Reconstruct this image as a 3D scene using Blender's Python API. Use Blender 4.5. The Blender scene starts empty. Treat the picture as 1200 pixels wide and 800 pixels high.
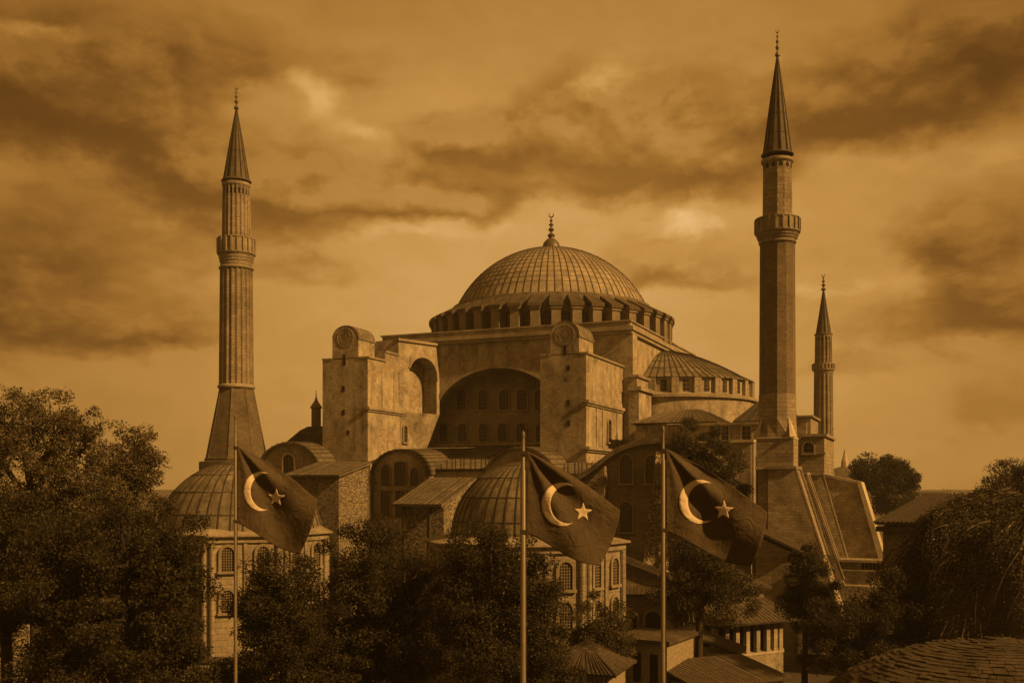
import bpy, bmesh, math, random
import numpy as np
from mathutils import Vector, Matrix
R = math.radians
PI = math.pi
random.seed(7)
S = bpy.context.scene
COL = S.collection

# ------------------------------------------------------------------ camera, sky, sun, exposure
F = 1200.0            # focal length in pixels of a 1200-wide picture (36 mm lens)
EYE = 16.0            # rooftop viewpoint, metres above the ground
HOR = 570.0           # row of the horizon in the 1200x800 photograph
cam = bpy.data.cameras.new('camera'); camo = bpy.data.objects.new('camera', cam); COL.objects.link(camo)
camo.location = (0, 0, EYE); camo.rotation_euler = (R(90), 0, 0)
cam.sensor_width = 36; cam.lens = 36.0; cam.shift_y = 170 / 1200
cam.clip_end = 6000
S.camera = camo
S.render.resolution_x = 1024; S.render.resolution_y = 682
S.view_settings.view_transform = 'Standard'; S.view_settings.look = 'None'
S.view_settings.exposure = 0.08; S.view_settings.gamma = 1.0

SUN_AZ, SUN_EL = 118.0, 33.0
sdir = Vector((math.sin(R(SUN_AZ)) * math.cos(R(SUN_EL)), math.cos(R(SUN_AZ)) * math.cos(R(SUN_EL)), math.sin(R(SUN_EL))))
sl = bpy.data.lights.new('sun', 'SUN'); slo = bpy.data.objects.new('sun', sl); COL.objects.link(slo)
sl.energy = 5.0; sl.angle = R(1.2); sl.color = (1.0, 0.495, 0.125)
slo.rotation_euler = sdir.to_track_quat('Z', 'Y').to_euler()
slo.location = (60, -60, 120)

W = bpy.data.worlds.new('World'); S.world = W; W.use_nodes = True; W.cycles.sampling_method = 'MANUAL'; W.cycles.sample_map_resolution = 256
nt = W.node_tree; nt.nodes.clear()
def wn(t, **k):
    n = nt.nodes.new(t)
    for a, b in k.items(): setattr(n, a, b)
    return n
def wm(op, a, b=None, c=None, clamp=False):
    n = wn('ShaderNodeMath', operation=op, use_clamp=clamp)
    for i, q in enumerate((a, b, c)):
        if q is None: continue
        if isinstance(q, (int, float)): n.inputs[i].default_value = q
        else: nt.links.new(q, n.inputs[i])
    return n.outputs[0]
def build_world():
    L = nt.links.new
    tc = wn('ShaderNodeTexCoord'); sep = wn('ShaderNodeSeparateXYZ'); L(tc.outputs['Generated'], sep.inputs[0])
    az = wm('ARCTAN2', sep.outputs[0], sep.outputs[1]); el = wm('ARCSINE', sep.outputs[2])
    cmb = wn('ShaderNodeCombineXYZ'); L(az, cmb.inputs[0]); L(wm('MULTIPLY', el, 1.0), cmb.inputs[1])
    def noise(scale, stretch, detail=6, rough=.55, off=0, dist=0):
        mp = wn('ShaderNodeMapping'); mp.inputs['Scale'].default_value = (1, stretch, 1); mp.inputs['Location'].default_value = (off, off * .37, off * .7)
        L(cmb.outputs[0], mp.inputs[0])
        n = wn('ShaderNodeTexNoise'); n.inputs['Scale'].default_value = scale; n.inputs['Detail'].default_value = detail
        n.inputs['Roughness'].default_value = rough; n.inputs['Distortion'].default_value = dist
        L(mp.outputs[0], n.inputs['Vector']); return n
    def shifted(da, de):
        c = wn('ShaderNodeCombineXYZ'); L(wm('ADD', az, da), c.inputs[0]); L(wm('ADD', el, de), c.inputs[1]); return c.outputs[0]
    def nz(vec, scale, stretch, detail, rough, off, dist=0.0):
        mp = wn('ShaderNodeMapping'); mp.inputs['Scale'].default_value = (1, stretch, 1); mp.inputs['Location'].default_value = (off, off * .37, off * .7); L(vec, mp.inputs[0])
        n = wn('ShaderNodeTexNoise'); n.inputs['Scale'].default_value = scale; n.inputs['Detail'].default_value = detail
        n.inputs['Roughness'].default_value = rough; n.inputs['Distortion'].default_value = dist; L(mp.outputs[0], n.inputs['Vector']); return n
    def pos(px, py):
        a = math.atan((px - 600) / F); return a, math.atan((HOR - py) / F * math.cos(a))
    DARK = [(745, 140, 120, 60, 1.1), (690, 190, 125, 36, .8), (640, 125, 60, 36, .6), (830, 190, 70, 40, .5), (535, 158, 70, 24, .95), (250, 222, 110, 42, .85), (380, 230, 130, 40, .9), (540, 240, 80, 22, .8),
            (190, 193, 40, 14, .5), (90, 120, 140, 48, .95), (60, 60, 130, 50, .7), (330, 70, 170, 26, .55), (1130, 35, 150, 48, .9), (1110, 115, 120, 44, .8), (960, 120, 90, 40, .5),
            (780, 302, 90, 24, .7), (850, 330, 60, 14, .4), (1180, 295, 80, 64, .9), (1050, 275, 80, 24, .5), (60, 350, 160, 46, .75), (200, 385, 90, 18, .5), (395, 325, 100, 16, .45),
            (1120, 375, 150, 22, .55), (1170, 480, 90, 45, .35), (30, 250, 90, 36, .5), (140, 300, 100, 20, .3), (980, 430, 120, 14, .3)]
    BRIGHT = [(372, 112, 30, 24, 1.0), (430, 160, 34, 17, .8), (350, 92, 24, 14, .5), (712, 84, 34, 22, .9), (690, 100, 24, 14, .5), (806, 260, 32, 16, .9), (840, 268, 24, 9, .5), (955, 186, 44, 20, .7), (35, 28, 50, 12, .8),
              (1165, 190, 50, 20, .6), (500, 268, 120, 18, .6), (620, 212, 60, 18, .6), (1080, 325, 50, 20, .6), (960, 340, 50, 18, .5), (1050, 195, 40, 12, .4), (300, 340, 90, 12, .4), (480, 400, 120, 16, .4)]
    def field(da, de):
        v = shifted(da, de)
        w1 = nz(v, 6.0, 1.4, 4, .55, 3.1); w2 = nz(v, 22.0, 1.3, 5, .6, 7.7)
        s1 = wn('ShaderNodeSeparateColor'); L(w1.outputs['Color'], s1.inputs[0]); s2 = wn('ShaderNodeSeparateColor'); L(w2.outputs['Color'], s2.inputs[0])
        sv = wn('ShaderNodeSeparateXYZ'); L(v, sv.inputs[0])
        A_ = wm('ADD', sv.outputs[0], wm('ADD', wm('MULTIPLY', wm('SUBTRACT', s1.outputs[0], .5), .09), wm('MULTIPLY', wm('SUBTRACT', s2.outputs[0], .5), .045)))
        E_ = wm('ADD', sv.outputs[1], wm('ADD', wm('MULTIPLY', wm('SUBTRACT', s1.outputs[1], .5), .05), wm('MULTIPLY', wm('SUBTRACT', s2.outputs[1], .5), .035)))
        def total(lst):
            acc = None
            for (px, py, w, h, amp) in lst:
                a, e = pos(px, py)
                dx = wm('MULTIPLY', wm('SUBTRACT', A_, a), F / w); dy = wm('MULTIPLY', wm('SUBTRACT', E_, e), F / h)
                t = wm('MULTIPLY', wm('EXPONENT', wm('MULTIPLY', wm('ADD', wm('MULTIPLY', dx, dx), wm('MULTIPLY', dy, dy)), -1.0)), amp)
                acc = t if acc is None else wm('ADD', acc, t)
            return acc
        n1 = nz(v, 5.0, 2.3, 10, .60, 0, .25); n2 = nz(v, 17.0, 1.7, 8, .62, 5.0, .3)
        f1 = wm('SUBTRACT', n1.outputs[0], .5); f2 = wm('SUBTRACT', n2.outputs[0], .5)
        n3 = nz(v, 9.0, 1.7, 2, .4, 12.3, .1)      # billows: rounded lumps with creases between
        bil = wm('MULTIPLY', wm('SUBTRACT', .13, wm('ABSOLUTE', wm('SUBTRACT', n3.outputs[0], .5))), 1.1)
        return wm('ADD', bil, wm('ADD', wm('MULTIPLY', total(DARK), 1.12), wm('ADD', wm('MULTIPLY', f1, .8), wm('MULTIPLY', f2, 1.0)))), f1, f2, total
    dens, f1, f2, total = field(0.0, 0.0)
    dens_up, _, _, _ = field(.012, .022)
    f3 = wm('SUBTRACT', nz(cmb.outputs[0], 2.0, 3.2, 4, .5, 9.0).outputs[0], .5)
    mr = wn('ShaderNodeMapRange', interpolation_type='SMOOTHSTEP'); L(dens, mr.inputs[0]); mr.inputs[1].default_value = .16; mr.inputs[2].default_value = .86
    rim = wm('MULTIPLY', wm('SUBTRACT', dens, dens_up), mr.outputs[0])
    brn = wm('ADD', total(BRIGHT), wm('ADD', wm('MULTIPLY', f1, .9), wm('MULTIPLY', f2, 1.3)))
    br = wn('ShaderNodeMapRange', interpolation_type='SMOOTHSTEP'); L(brn, br.inputs[0]); br.inputs[1].default_value = .10; br.inputs[2].default_value = 1.15
    # brightness of the open sky falls off from the middle of the view, broadest near the horizon
    a0, e0 = pos(640, 400)
    dx = wm('MULTIPLY', wm('SUBTRACT', az, a0), 1 / .52); dy = wm('MULTIPLY', wm('SUBTRACT', el, e0), 1 / .38)
    cen = wm('EXPONENT', wm('MULTIPLY', wm('ADD', wm('MULTIPLY', dx, dx), wm('MULTIPLY', dy, dy)), -1.0))
    sky = wn('ShaderNodeTexSky', sky_type='NISHITA', sun_disc=False, sun_elevation=R(SUN_EL), sun_rotation=R(SUN_AZ))
    bw = wn('ShaderNodeRGBToBW'); L(sky.outputs[0], bw.inputs[0])
    lum = wm('ADD', .29, wm('MULTIPLY', cen, .42))
    lum = wm('ADD', lum, wm('MULTIPLY', wm('MINIMUM', bw.outputs[0], 4.0), .012))
    lum = wm('ADD', lum, wm('MULTIPLY', f3, .22))
    lum = wm('ADD', lum, wm('MULTIPLY', f2, .16))
    lum = wm('SUBTRACT', lum, wm('MULTIPLY', mr.outputs[0], .32))
    lum = wm('ADD', lum, wm('MINIMUM', wm('MAXIMUM', wm('MULTIPLY', rim, .40), -.08), .20))
    lum = wm('ADD', lum, wm('MULTIPLY', br.outputs[0], .24), clamp=True)
    ramp = wn('ShaderNodeValToRGB'); L(lum, ramp.inputs[0])
    el_ = ramp.color_ramp.elements
    stops = [(0.0, (.080, .030, .0045)), (.22, (.18, .073, .0115)), (.45, (.345, .154, .027)), (.66, (.52, .262, .062)), (.85, (.69, .392, .128)), (1.0, (.82, .51, .21))]
    el_[0].position = 0; el_[0].color = (*stops[0][1], 1); el_[1].position = 1; el_[1].color = (*stops[-1][1], 1)
    for p, c in stops[1:-1]:
        e = el_.new(p); e.color = (*c, 1)
    sc = wn('ShaderNodeVectorMath', operation='SCALE'); L(ramp.outputs[0], sc.inputs[0]); sc.inputs['Scale'].default_value = 10.0
    bg = wn('ShaderNodeBackground'); L(sc.outputs[0], bg.inputs[0]); bg.inputs[1].default_value = .1
    out = wn('ShaderNodeOutputWorld'); L(bg.outputs[0], out.inputs[0])
build_world()

# ------------------------------------------------------------------ coordinates
TH = R(22.6)
CU, SU = math.cos(TH), math.sin(TH)
CX, CY = 6.2, 161.8                      # foot of the dome's axis
def at(px, py, Y): return Vector(((px - 600) / F * Y, Y, EYE + (HOR - py) / F * Y))
def gx(px, Y): return (px - 600) / F * Y
def gz(py, Y): return EYE + (HOR - py) / F * Y
def depth(u, v): return CY - SU * u + CU * v
def U(px, v):                             # where a sight line meets the plane v = const of the mosque's own frame
    k = (px - 600) / F
    return (k * (CY + CU * v) - CX - SU * v) / (CU + k * SU)
def V(px, u):
    k = (px - 600) / F
    return (k * (CY - SU * u) - CX - CU * u) / (SU - k * CU)
def Z(py, u, v): return EYE + (HOR - py) / F * depth(u, v)
def w2l(x, y):
    dx, dy = x - CX, y - CY
    return dx * CU - dy * SU, dx * SU + dy * CU

# ------------------------------------------------------------------ materials
def nodes_of(m):
    m.use_nodes = True; t = m.node_tree; t.nodes.clear(); return t
class NT:
    def __init__(s, name):
        s.m = bpy.data.materials.new(name); s.t = nodes_of(s.m)
        s.out = s.n('ShaderNodeOutputMaterial'); s.b = s.n('ShaderNodeBsdfPrincipled'); s.l(s.b.outputs[0], s.out.inputs[0])
        s.b.inputs['Specular IOR Level'].default_value = .25
        s.tc = s.n('ShaderNodeTexCoord')
    def n(s, t, **k):
        x = s.t.nodes.new(t)
        for a, b in k.items(): setattr(x, a, b)
        return x
    def l(s, a, b): s.t.links.new(a, b)
    def map(s, scale=(1, 1, 1), src=None):
        mp = s.n('ShaderNodeMapping'); mp.inputs['Scale'].default_value = scale
        s.l(src or s.tc.outputs['Object'], mp.inputs[0]); return mp.outputs[0]
    def noise(s, vec, scale, detail=6, rough=.6):
        x = s.n('ShaderNodeTexNoise'); x.inputs['Scale'].default_value = scale; x.inputs['Detail'].default_value = detail; x.inputs['Roughness'].default_value = rough
        s.l(vec, x.inputs['Vector']); return x.outputs[0]
    def ramp(s, fac, stops):
        r = s.n('ShaderNodeValToRGB'); e = r.color_ramp.elements
        def col(c): return (*c, 1) if isinstance(c, tuple) else (c, c, c, 1)
        e[0].position, e[0].color = stops[0][0], col(stops[0][1]); e[1].position, e[1].color = stops[-1][0], col(stops[-1][1])
        for p, c in stops[1:-1]:
            q = e.new(p); q.color = col(c)
        s.l(fac, r.inputs[0]); return r.outputs[0]
    def mix(s, kind, fac, a, b):
        x = s.n('ShaderNodeMix', data_type='RGBA', blend_type=kind)
        for i, q in ((0, fac), (6, a), (7, b)):
            if isinstance(q, (int, float)): x.inputs[i].default_value = q
            elif isinstance(q, tuple): x.inputs[i].default_value = (*q, 1)
            else: s.l(q, x.inputs[i])
        return x.outputs[2]
    def bump(s, h, strength=.4, dist=.1, prev=None):
        x = s.n('ShaderNodeBump'); x.inputs['Strength'].default_value = strength; x.inputs['Distance'].default_value = dist
        s.l(h, x.inputs['Height'])
        if prev is not None: s.l(prev, x.inputs['Normal'])
        return x.outputs[0]
    def wallvec(s):
        sp = s.n('ShaderNodeSeparateXYZ'); s.l(s.tc.outputs['Object'], sp.inputs[0])
        ad = s.n('ShaderNodeMath', operation='MULTIPLY_ADD'); s.l(sp.outputs[1], ad.inputs[0]); ad.inputs[1].default_value = .93; s.l(sp.outputs[0], ad.inputs[2])
        cb = s.n('ShaderNodeCombineXYZ'); s.l(ad.outputs[0], cb.inputs[0]); s.l(sp.outputs[2], cb.inputs[1]); return cb.outputs[0]

def wall_mat(name, c, dark=.45, streak=.6, brick=None, patch=.5, bumpy=.35, rough=.9, mortar=.6, bare=0.0):
    t = NT(name); o = t.tc.outputs['Object']
    lo = tuple(q * .62 for q in c); hi = tuple(min(q * 1.28, .8) for q in c)
    col = t.ramp(t.noise(t.map((.16, .16, .16)), 1.0, 9, .65), [(.30, lo), (.5, c), (.72, hi)])
    # rain streaks running down, broken up
    st = t.ramp(t.noise(t.map((.9, .9, .075)), 1.0, 9, .72), [(.40, 1.0), (.56, .85), (.70, dark)])
    col = t.mix('MULTIPLY', streak, col, st)
    pa = t.ramp(t.noise(t.map((.55, .55, .45)), 1.0, 10, .72), [(.42, 1.06), (.50, .86), (.58, .7), (.70, dark)])
    col = t.mix('MULTIPLY', patch, col, pa)
    nrm = None
    if bare:                                  # plaster fallen away in patches, masonry courses showing
        bt = t.n('ShaderNodeTexBrick'); t.l(t.wallvec(), bt.inputs['Vector'])
        for k_, q_ in (('Scale', 1.0), ('Brick Width', .8), ('Row Height', .28), ('Mortar Size', .03), ('Mortar Smooth', .5)): bt.inputs[k_].default_value = q_
        bt.inputs['Color1'].default_value = (.40, .35, .28, 1); bt.inputs['Color2'].default_value = (.24, .205, .155, 1); bt.inputs['Mortar'].default_value = (.30, .265, .21, 1)
        msk = t.ramp(t.noise(t.map((.22, .22, .30)), 1.0, 11, .72), [(.53, 0.0), (.565, 1.0)])
        mm = t.n('ShaderNodeMath', operation='MULTIPLY'); t.l(msk, mm.inputs[0]); mm.inputs[1].default_value = bare
        col = t.mix('MIX', mm.outputs[0], col, bt.outputs['Color'])
        ve = t.n('ShaderNodeTexVoronoi', feature='DISTANCE_TO_EDGE'); ve.inputs['Scale'].default_value = .33
        ds = t.n('ShaderNodeMix', data_type='VECTOR'); wv_ = t.n('ShaderNodeTexNoise'); wv_.inputs['Scale'].default_value = 1.2; wv_.inputs['Detail'].default_value = 6; t.l(o, wv_.inputs['Vector'])
        ad = t.n('ShaderNodeVectorMath', operation='MULTIPLY_ADD'); t.l(wv_.outputs['Color'], ad.inputs[0]); ad.inputs[1].default_value = (1.6, 1.6, 1.6); t.l(o, ad.inputs[2]); t.l(ad.outputs[0], ve.inputs['Vector'])
        col = t.mix('MULTIPLY', .55, col, t.ramp(ve.outputs['Distance'], [(0.0, .35), (.018, 1.0)]))
        nrm = t.bump(msk, .35, -.08)
    if brick:
        bw_, bh = brick
        bt = t.n('ShaderNodeTexBrick'); t.l(t.wallvec(), bt.inputs['Vector'])
        bt.inputs['Scale'].default_value = 1.0; bt.inputs['Brick Width'].default_value = bw_; bt.inputs['Row Height'].default_value = bh
        bt.inputs['Mortar Size'].default_value = bh * .09; bt.inputs['Mortar Smooth'].default_value = .5
        bt.inputs['Color1'].default_value = (.62, .62, .62, 1); bt.inputs['Color2'].default_value = (1.1, 1.1, 1.1, 1); bt.inputs['Mortar'].default_value = (.5, .5, .5, 1)
        col = t.mix('MULTIPLY', mortar, col, bt.outputs['Color'])
        inv = t.n('ShaderNodeMath', operation='SUBTRACT'); inv.inputs[0].default_value = 1; t.l(bt.outputs['Fac'], inv.inputs[1])
        nrm = t.bump(inv.outputs[0], .6, .06, nrm)
    fine = t.noise(o, 3.4, 12, .85)
    col = t.mix('MULTIPLY', .85, col, t.ramp(fine, [(.34, .45), (.5, 1.0), (.68, 1.2)]))
    nrm = t.bump(fine, bumpy, .25, nrm)
    t.l(col, t.b.inputs['Base Color']); t.l(nrm, t.b.inputs['Normal']); t.b.inputs['Roughness'].default_value = rough
    return t.m
def rubble_mat(name, c, scale=1.6):
    t = NT(name)
    vo = t.n('ShaderNodeTexVoronoi'); vo.inputs['Scale'].default_value = scale; t.l(t.map((1, 1, 1.5)), vo.inputs['Vector'])
    ve = t.n('ShaderNodeTexVoronoi', feature='DISTANCE_TO_EDGE'); ve.inputs['Scale'].default_value = scale; t.l(t.map((1, 1, 1.5)), ve.inputs['Vector'])
    bwv = t.n('ShaderNodeRGBToBW'); t.l(vo.outputs['Color'], bwv.inputs[0])
    col = t.ramp(bwv.outputs[0], [(.15, tuple(q * .45 for q in c)), (.5, c), (.9, tuple(q * 1.35 for q in c))])
    col = t.mix('MULTIPLY', .85, col, t.ramp(ve.outputs['Distance'], [(0.0, .35), (.09, 1.0)]))
    fine = t.noise(t.tc.outputs['Object'], 4, 9, .75)
    col = t.mix('MULTIPLY', .7, col, t.ramp(fine, [(.3, .5), (.6, 1.1)]))
    n1 = t.bump(t.ramp(ve.outputs['Distance'], [(0, 0.0), (.14, 1.0)]), .8, .12); n1 = t.bump(fine, .4, .15, n1)
    t.l(col, t.b.inputs['Base Color']); t.l(n1, t.b.inputs['Normal']); t.b.inputs['Roughness'].default_value = .95
    return t.m
def lead_mat(name, c, rough=.6, var=.5):
    t = NT(name)
    col = t.ramp(t.noise(t.map((.35, .35, .35)), 1, 9, .7), [(.3, tuple(q * .68 for q in c)), (.52, c), (.75, tuple(q * 1.25 for q in c))])
    sp = t.n('ShaderNodeSeparateXYZ'); t.l(t.tc.outputs['Object'], sp.inputs[0])
    an = t.n('ShaderNodeMath', operation='ARCTAN2'); t.l(sp.outputs[1], an.inputs[0]); t.l(sp.outputs[0], an.inputs[1])
    a2 = t.n('ShaderNodeMath', operation='MULTIPLY'); t.l(an.outputs[0], a2.inputs[0]); a2.inputs[1].default_value = 80 / (2 * PI)
    z2_ = t.n('ShaderNodeMath', operation='MULTIPLY'); t.l(sp.outputs[2], z2_.inputs[0]); z2_.inputs[1].default_value = 1.15
    fl_ = [t.n('ShaderNodeMath', operation='FLOOR') for _ in (0, 1)]; t.l(a2.outputs[0], fl_[0].inputs[0]); t.l(z2_.outputs[0], fl_[1].inputs[0])
    cb_ = t.n('ShaderNodeCombineXYZ'); t.l(fl_[0].outputs[0], cb_.inputs[0]); t.l(fl_[1].outputs[0], cb_.inputs[1])
    wn_ = t.n('ShaderNodeTexWhiteNoise', noise_dimensions='2D'); t.l(cb_.outputs[0], wn_.inputs['Vector'])
    col = t.mix('MULTIPLY', .8, col, t.ramp(wn_.outputs['Value'], [(0.0, .74), (1.0, 1.14)]))
    col = t.mix('MULTIPLY', var, col, t.ramp(t.noise(t.map((1.2, 1.2, .9)), 1.0, 8, .75), [(.38, .5), (.6, 1.15)]))
    col = t.mix('MULTIPLY', .6, col, t.ramp(t.noise(t.tc.outputs['Object'], 4.5, 10, .85), [(.36, .5), (.6, 1.12)]))
    t.l(col, t.b.inputs['Base Color']); t.l(t.bump(t.noise(t.tc.outputs['Object'], 2.2, 10, .8), .45, .2), t.b.inputs['Normal'])
    t.b.inputs['Roughness'].default_value = rough; t.b.inputs['Metallic'].default_value = .0
    return t.m
def plain_mat(name, c, rough=.8, var=.35, scale=2.0, spec=.25):
    t = NT(name)
    col = t.ramp(t.noise(t.tc.outputs['Object'], scale, 8, .7), [(.3, tuple(q * (1 - var) for q in c)), (.7, tuple(q * (1 + var) for q in c))])
    t.l(col, t.b.inputs['Base Color']); t.b.inputs['Roughness'].default_value = rough; t.b.inputs['Specular IOR Level'].default_value = spec
    return t.m
def leaf_mat(name, c, trans=.25):
    t = NT(name)
    col = t.ramp(t.noise(t.tc.outputs['Object'], 1.1, 5, .6), [(.3, tuple(q * .6 for q in c)), (.7, tuple(q * 1.5 for q in c))])
    t.l(col, t.b.inputs['Base Color']); t.b.inputs['Roughness'].default_value = .6
    tr = t.n('ShaderNodeBsdfTranslucent'); t.l(col, tr.inputs[0])
    mx = t.n('ShaderNodeMixShader'); mx.inputs[0].default_value = trans; t.l(t.b.outputs[0], mx.inputs[1]); t.l(tr.outputs[0], mx.inputs[2]); t.l(mx.outputs[0], t.out.inputs[0])
    return t.m

M = {}
M['plaster'] = wall_mat('weathered_plaster', (.42, .385, .32), dark=.24, streak=.8, patch=1.0, bare=.85)
M['plaster_front'] = M['plaster']
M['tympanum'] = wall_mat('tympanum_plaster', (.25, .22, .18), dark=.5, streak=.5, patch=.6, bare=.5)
M['trim'] = wall_mat('cornice_stone', (.36, .325, .27), dark=.35, streak=.5, patch=.7, bumpy=.6)
M['stone'] = wall_mat('ashlar_stone', (.33, .295, .24), dark=.5, streak=.45, patch=.5, brick=(1.1, .42), mortar=.55)
M['coping'] = wall_mat('pale_coping_stone', (.50, .46, .39), dark=.5, streak=.3, patch=.5)
M['brick'] = wall_mat('old_brick', (.27, .235, .18), dark=.5, streak=.4, patch=.45, brick=(.5, .17), mortar=.6)
M['darkbrick'] = wall_mat('brown_minaret_brick', (.20, .17, .13), dark=.45, streak=.35, patch=.35, brick=(.5, .2), mortar=.5)
M['drum'] = wall_mat('dark_drum_stone', (.24, .215, .17), dark=.35, streak=.6, patch=.9, bumpy=.6)
M['basebrick'] = wall_mat('dark_base_brick', (.19, .165, .125), dark=.5, streak=.5, patch=.6, brick=(.5, .18), mortar=.6)
M['rough'] = wall_mat('rough_coursed_stone', (.47, .42, .34), dark=.4, streak=.4, patch=.9, bumpy=.8, brick=(.8, .3), mortar=.6)
M['sunlit_rubble'] = rubble_mat('sunlit_rubble_masonry', (.46, .41, .33), 3.0)  # rubble lightened in colour so the shaded battered pier looks sunlit
M['rubble'] = rubble_mat('rubble_masonry', (.30, .265, .21), 3.4)
M['tomb'] = wall_mat('tomb_limestone', (.36, .325, .265), dark=.45, streak=.55, patch=.55, brick=(1.3, .55), mortar=.3)
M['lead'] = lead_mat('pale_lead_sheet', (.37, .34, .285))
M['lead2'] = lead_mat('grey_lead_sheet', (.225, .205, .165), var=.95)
M['seam'] = plain_mat('dark_lead_seam', (.055, .048, .038), .8)
M['ring'] = plain_mat('weathered_lead_joint', (.17, .15, .12), .8)
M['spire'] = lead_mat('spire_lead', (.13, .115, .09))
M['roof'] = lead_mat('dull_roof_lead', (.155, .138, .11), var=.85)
M['tile'] = wall_mat('old_roof_tile', (.14, .12, .095), dark=.45, streak=.2, patch=.8, bumpy=.8, brick=(.34, .13), mortar=.7)
M['glass'] = plain_mat('dark_window_glass', (.022, .019, .015), .35, .4, 3, .4)
M['hole'] = plain_mat('painted_opening_shade', (.02, .017, .013), .9)  # flat dark colour painted in for the shade inside openings
M['frame'] = wall_mat('window_surround_stone', (.30, .265, .21), dark=.5, streak=.3, patch=.5)
M['lattice'] = plain_mat('window_lattice', (.20, .175, .135), .8)
M['slate'] = wall_mat('rough_stone_shingle', (.115, .10, .08), dark=.4, streak=.2, patch=.9, bumpy=.8)
M['wood'] = plain_mat('dark_timber', (.05, .042, .033), .8)
M['plank'] = plain_mat('weathered_plank', (.25, .22, .17), .85, .5, 5)
M['gilt'] = plain_mat('dull_gilt_metal', (.10, .085, .06), .45, .3, 5, .6)
M['bark'] = plain_mat('tree_bark', (.045, .038, .03), .95, .5, 6)
M['pole'] = plain_mat('flagpole_paint', (.17, .15, .12), .45, .15, 3, .5)
def cloth_mat(name, c):
    t = NT(name); o = t.map((1.2, 1.2, 1.2))
    n1 = t.n('ShaderNodeTexNoise'); n1.inputs['Scale'].default_value = 2.2; n1.inputs['Detail'].default_value = 5; n1.inputs['Distortion'].default_value = 1.6; t.l(o, n1.inputs['Vector'])
    n2 = t.noise(t.tc.outputs['Object'], 60, 3, .6)
    col = t.ramp(n2, [(.3, tuple(q * .85 for q in c)), (.7, tuple(q * 1.15 for q in c))])
    t.l(col, t.b.inputs['Base Color']); t.l(t.bump(n1.outputs[0], .55, .10), t.b.inputs['Normal']); t.b.inputs['Roughness'].default_value = .75
    return t.m
M['flag'] = cloth_mat('dark_flag_cloth', (.075, .060, .040)); M['emblem'] = cloth_mat('pale_emblem_cloth', (.62, .56, .46))
M['ground'] = plain_mat('dry_ground', (.07, .06, .045), .95, .6, .12)
M['paving'] = wall_mat('grey_paving', (.12, .105, .085), brick=(1.2, .6))
M['leaf_dark'] = leaf_mat('dark_leaf', (.055, .050, .030), .4)
M['leaf_mid'] = leaf_mat('mid_leaf', (.078, .070, .042), .4)
M['leaf_pale'] = leaf_mat('pale_leaf', (.20, .176, .12), .5)
M['leaf_deep'] = leaf_mat('deep_leaf', (.043, .039, .024), .4)

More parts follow.
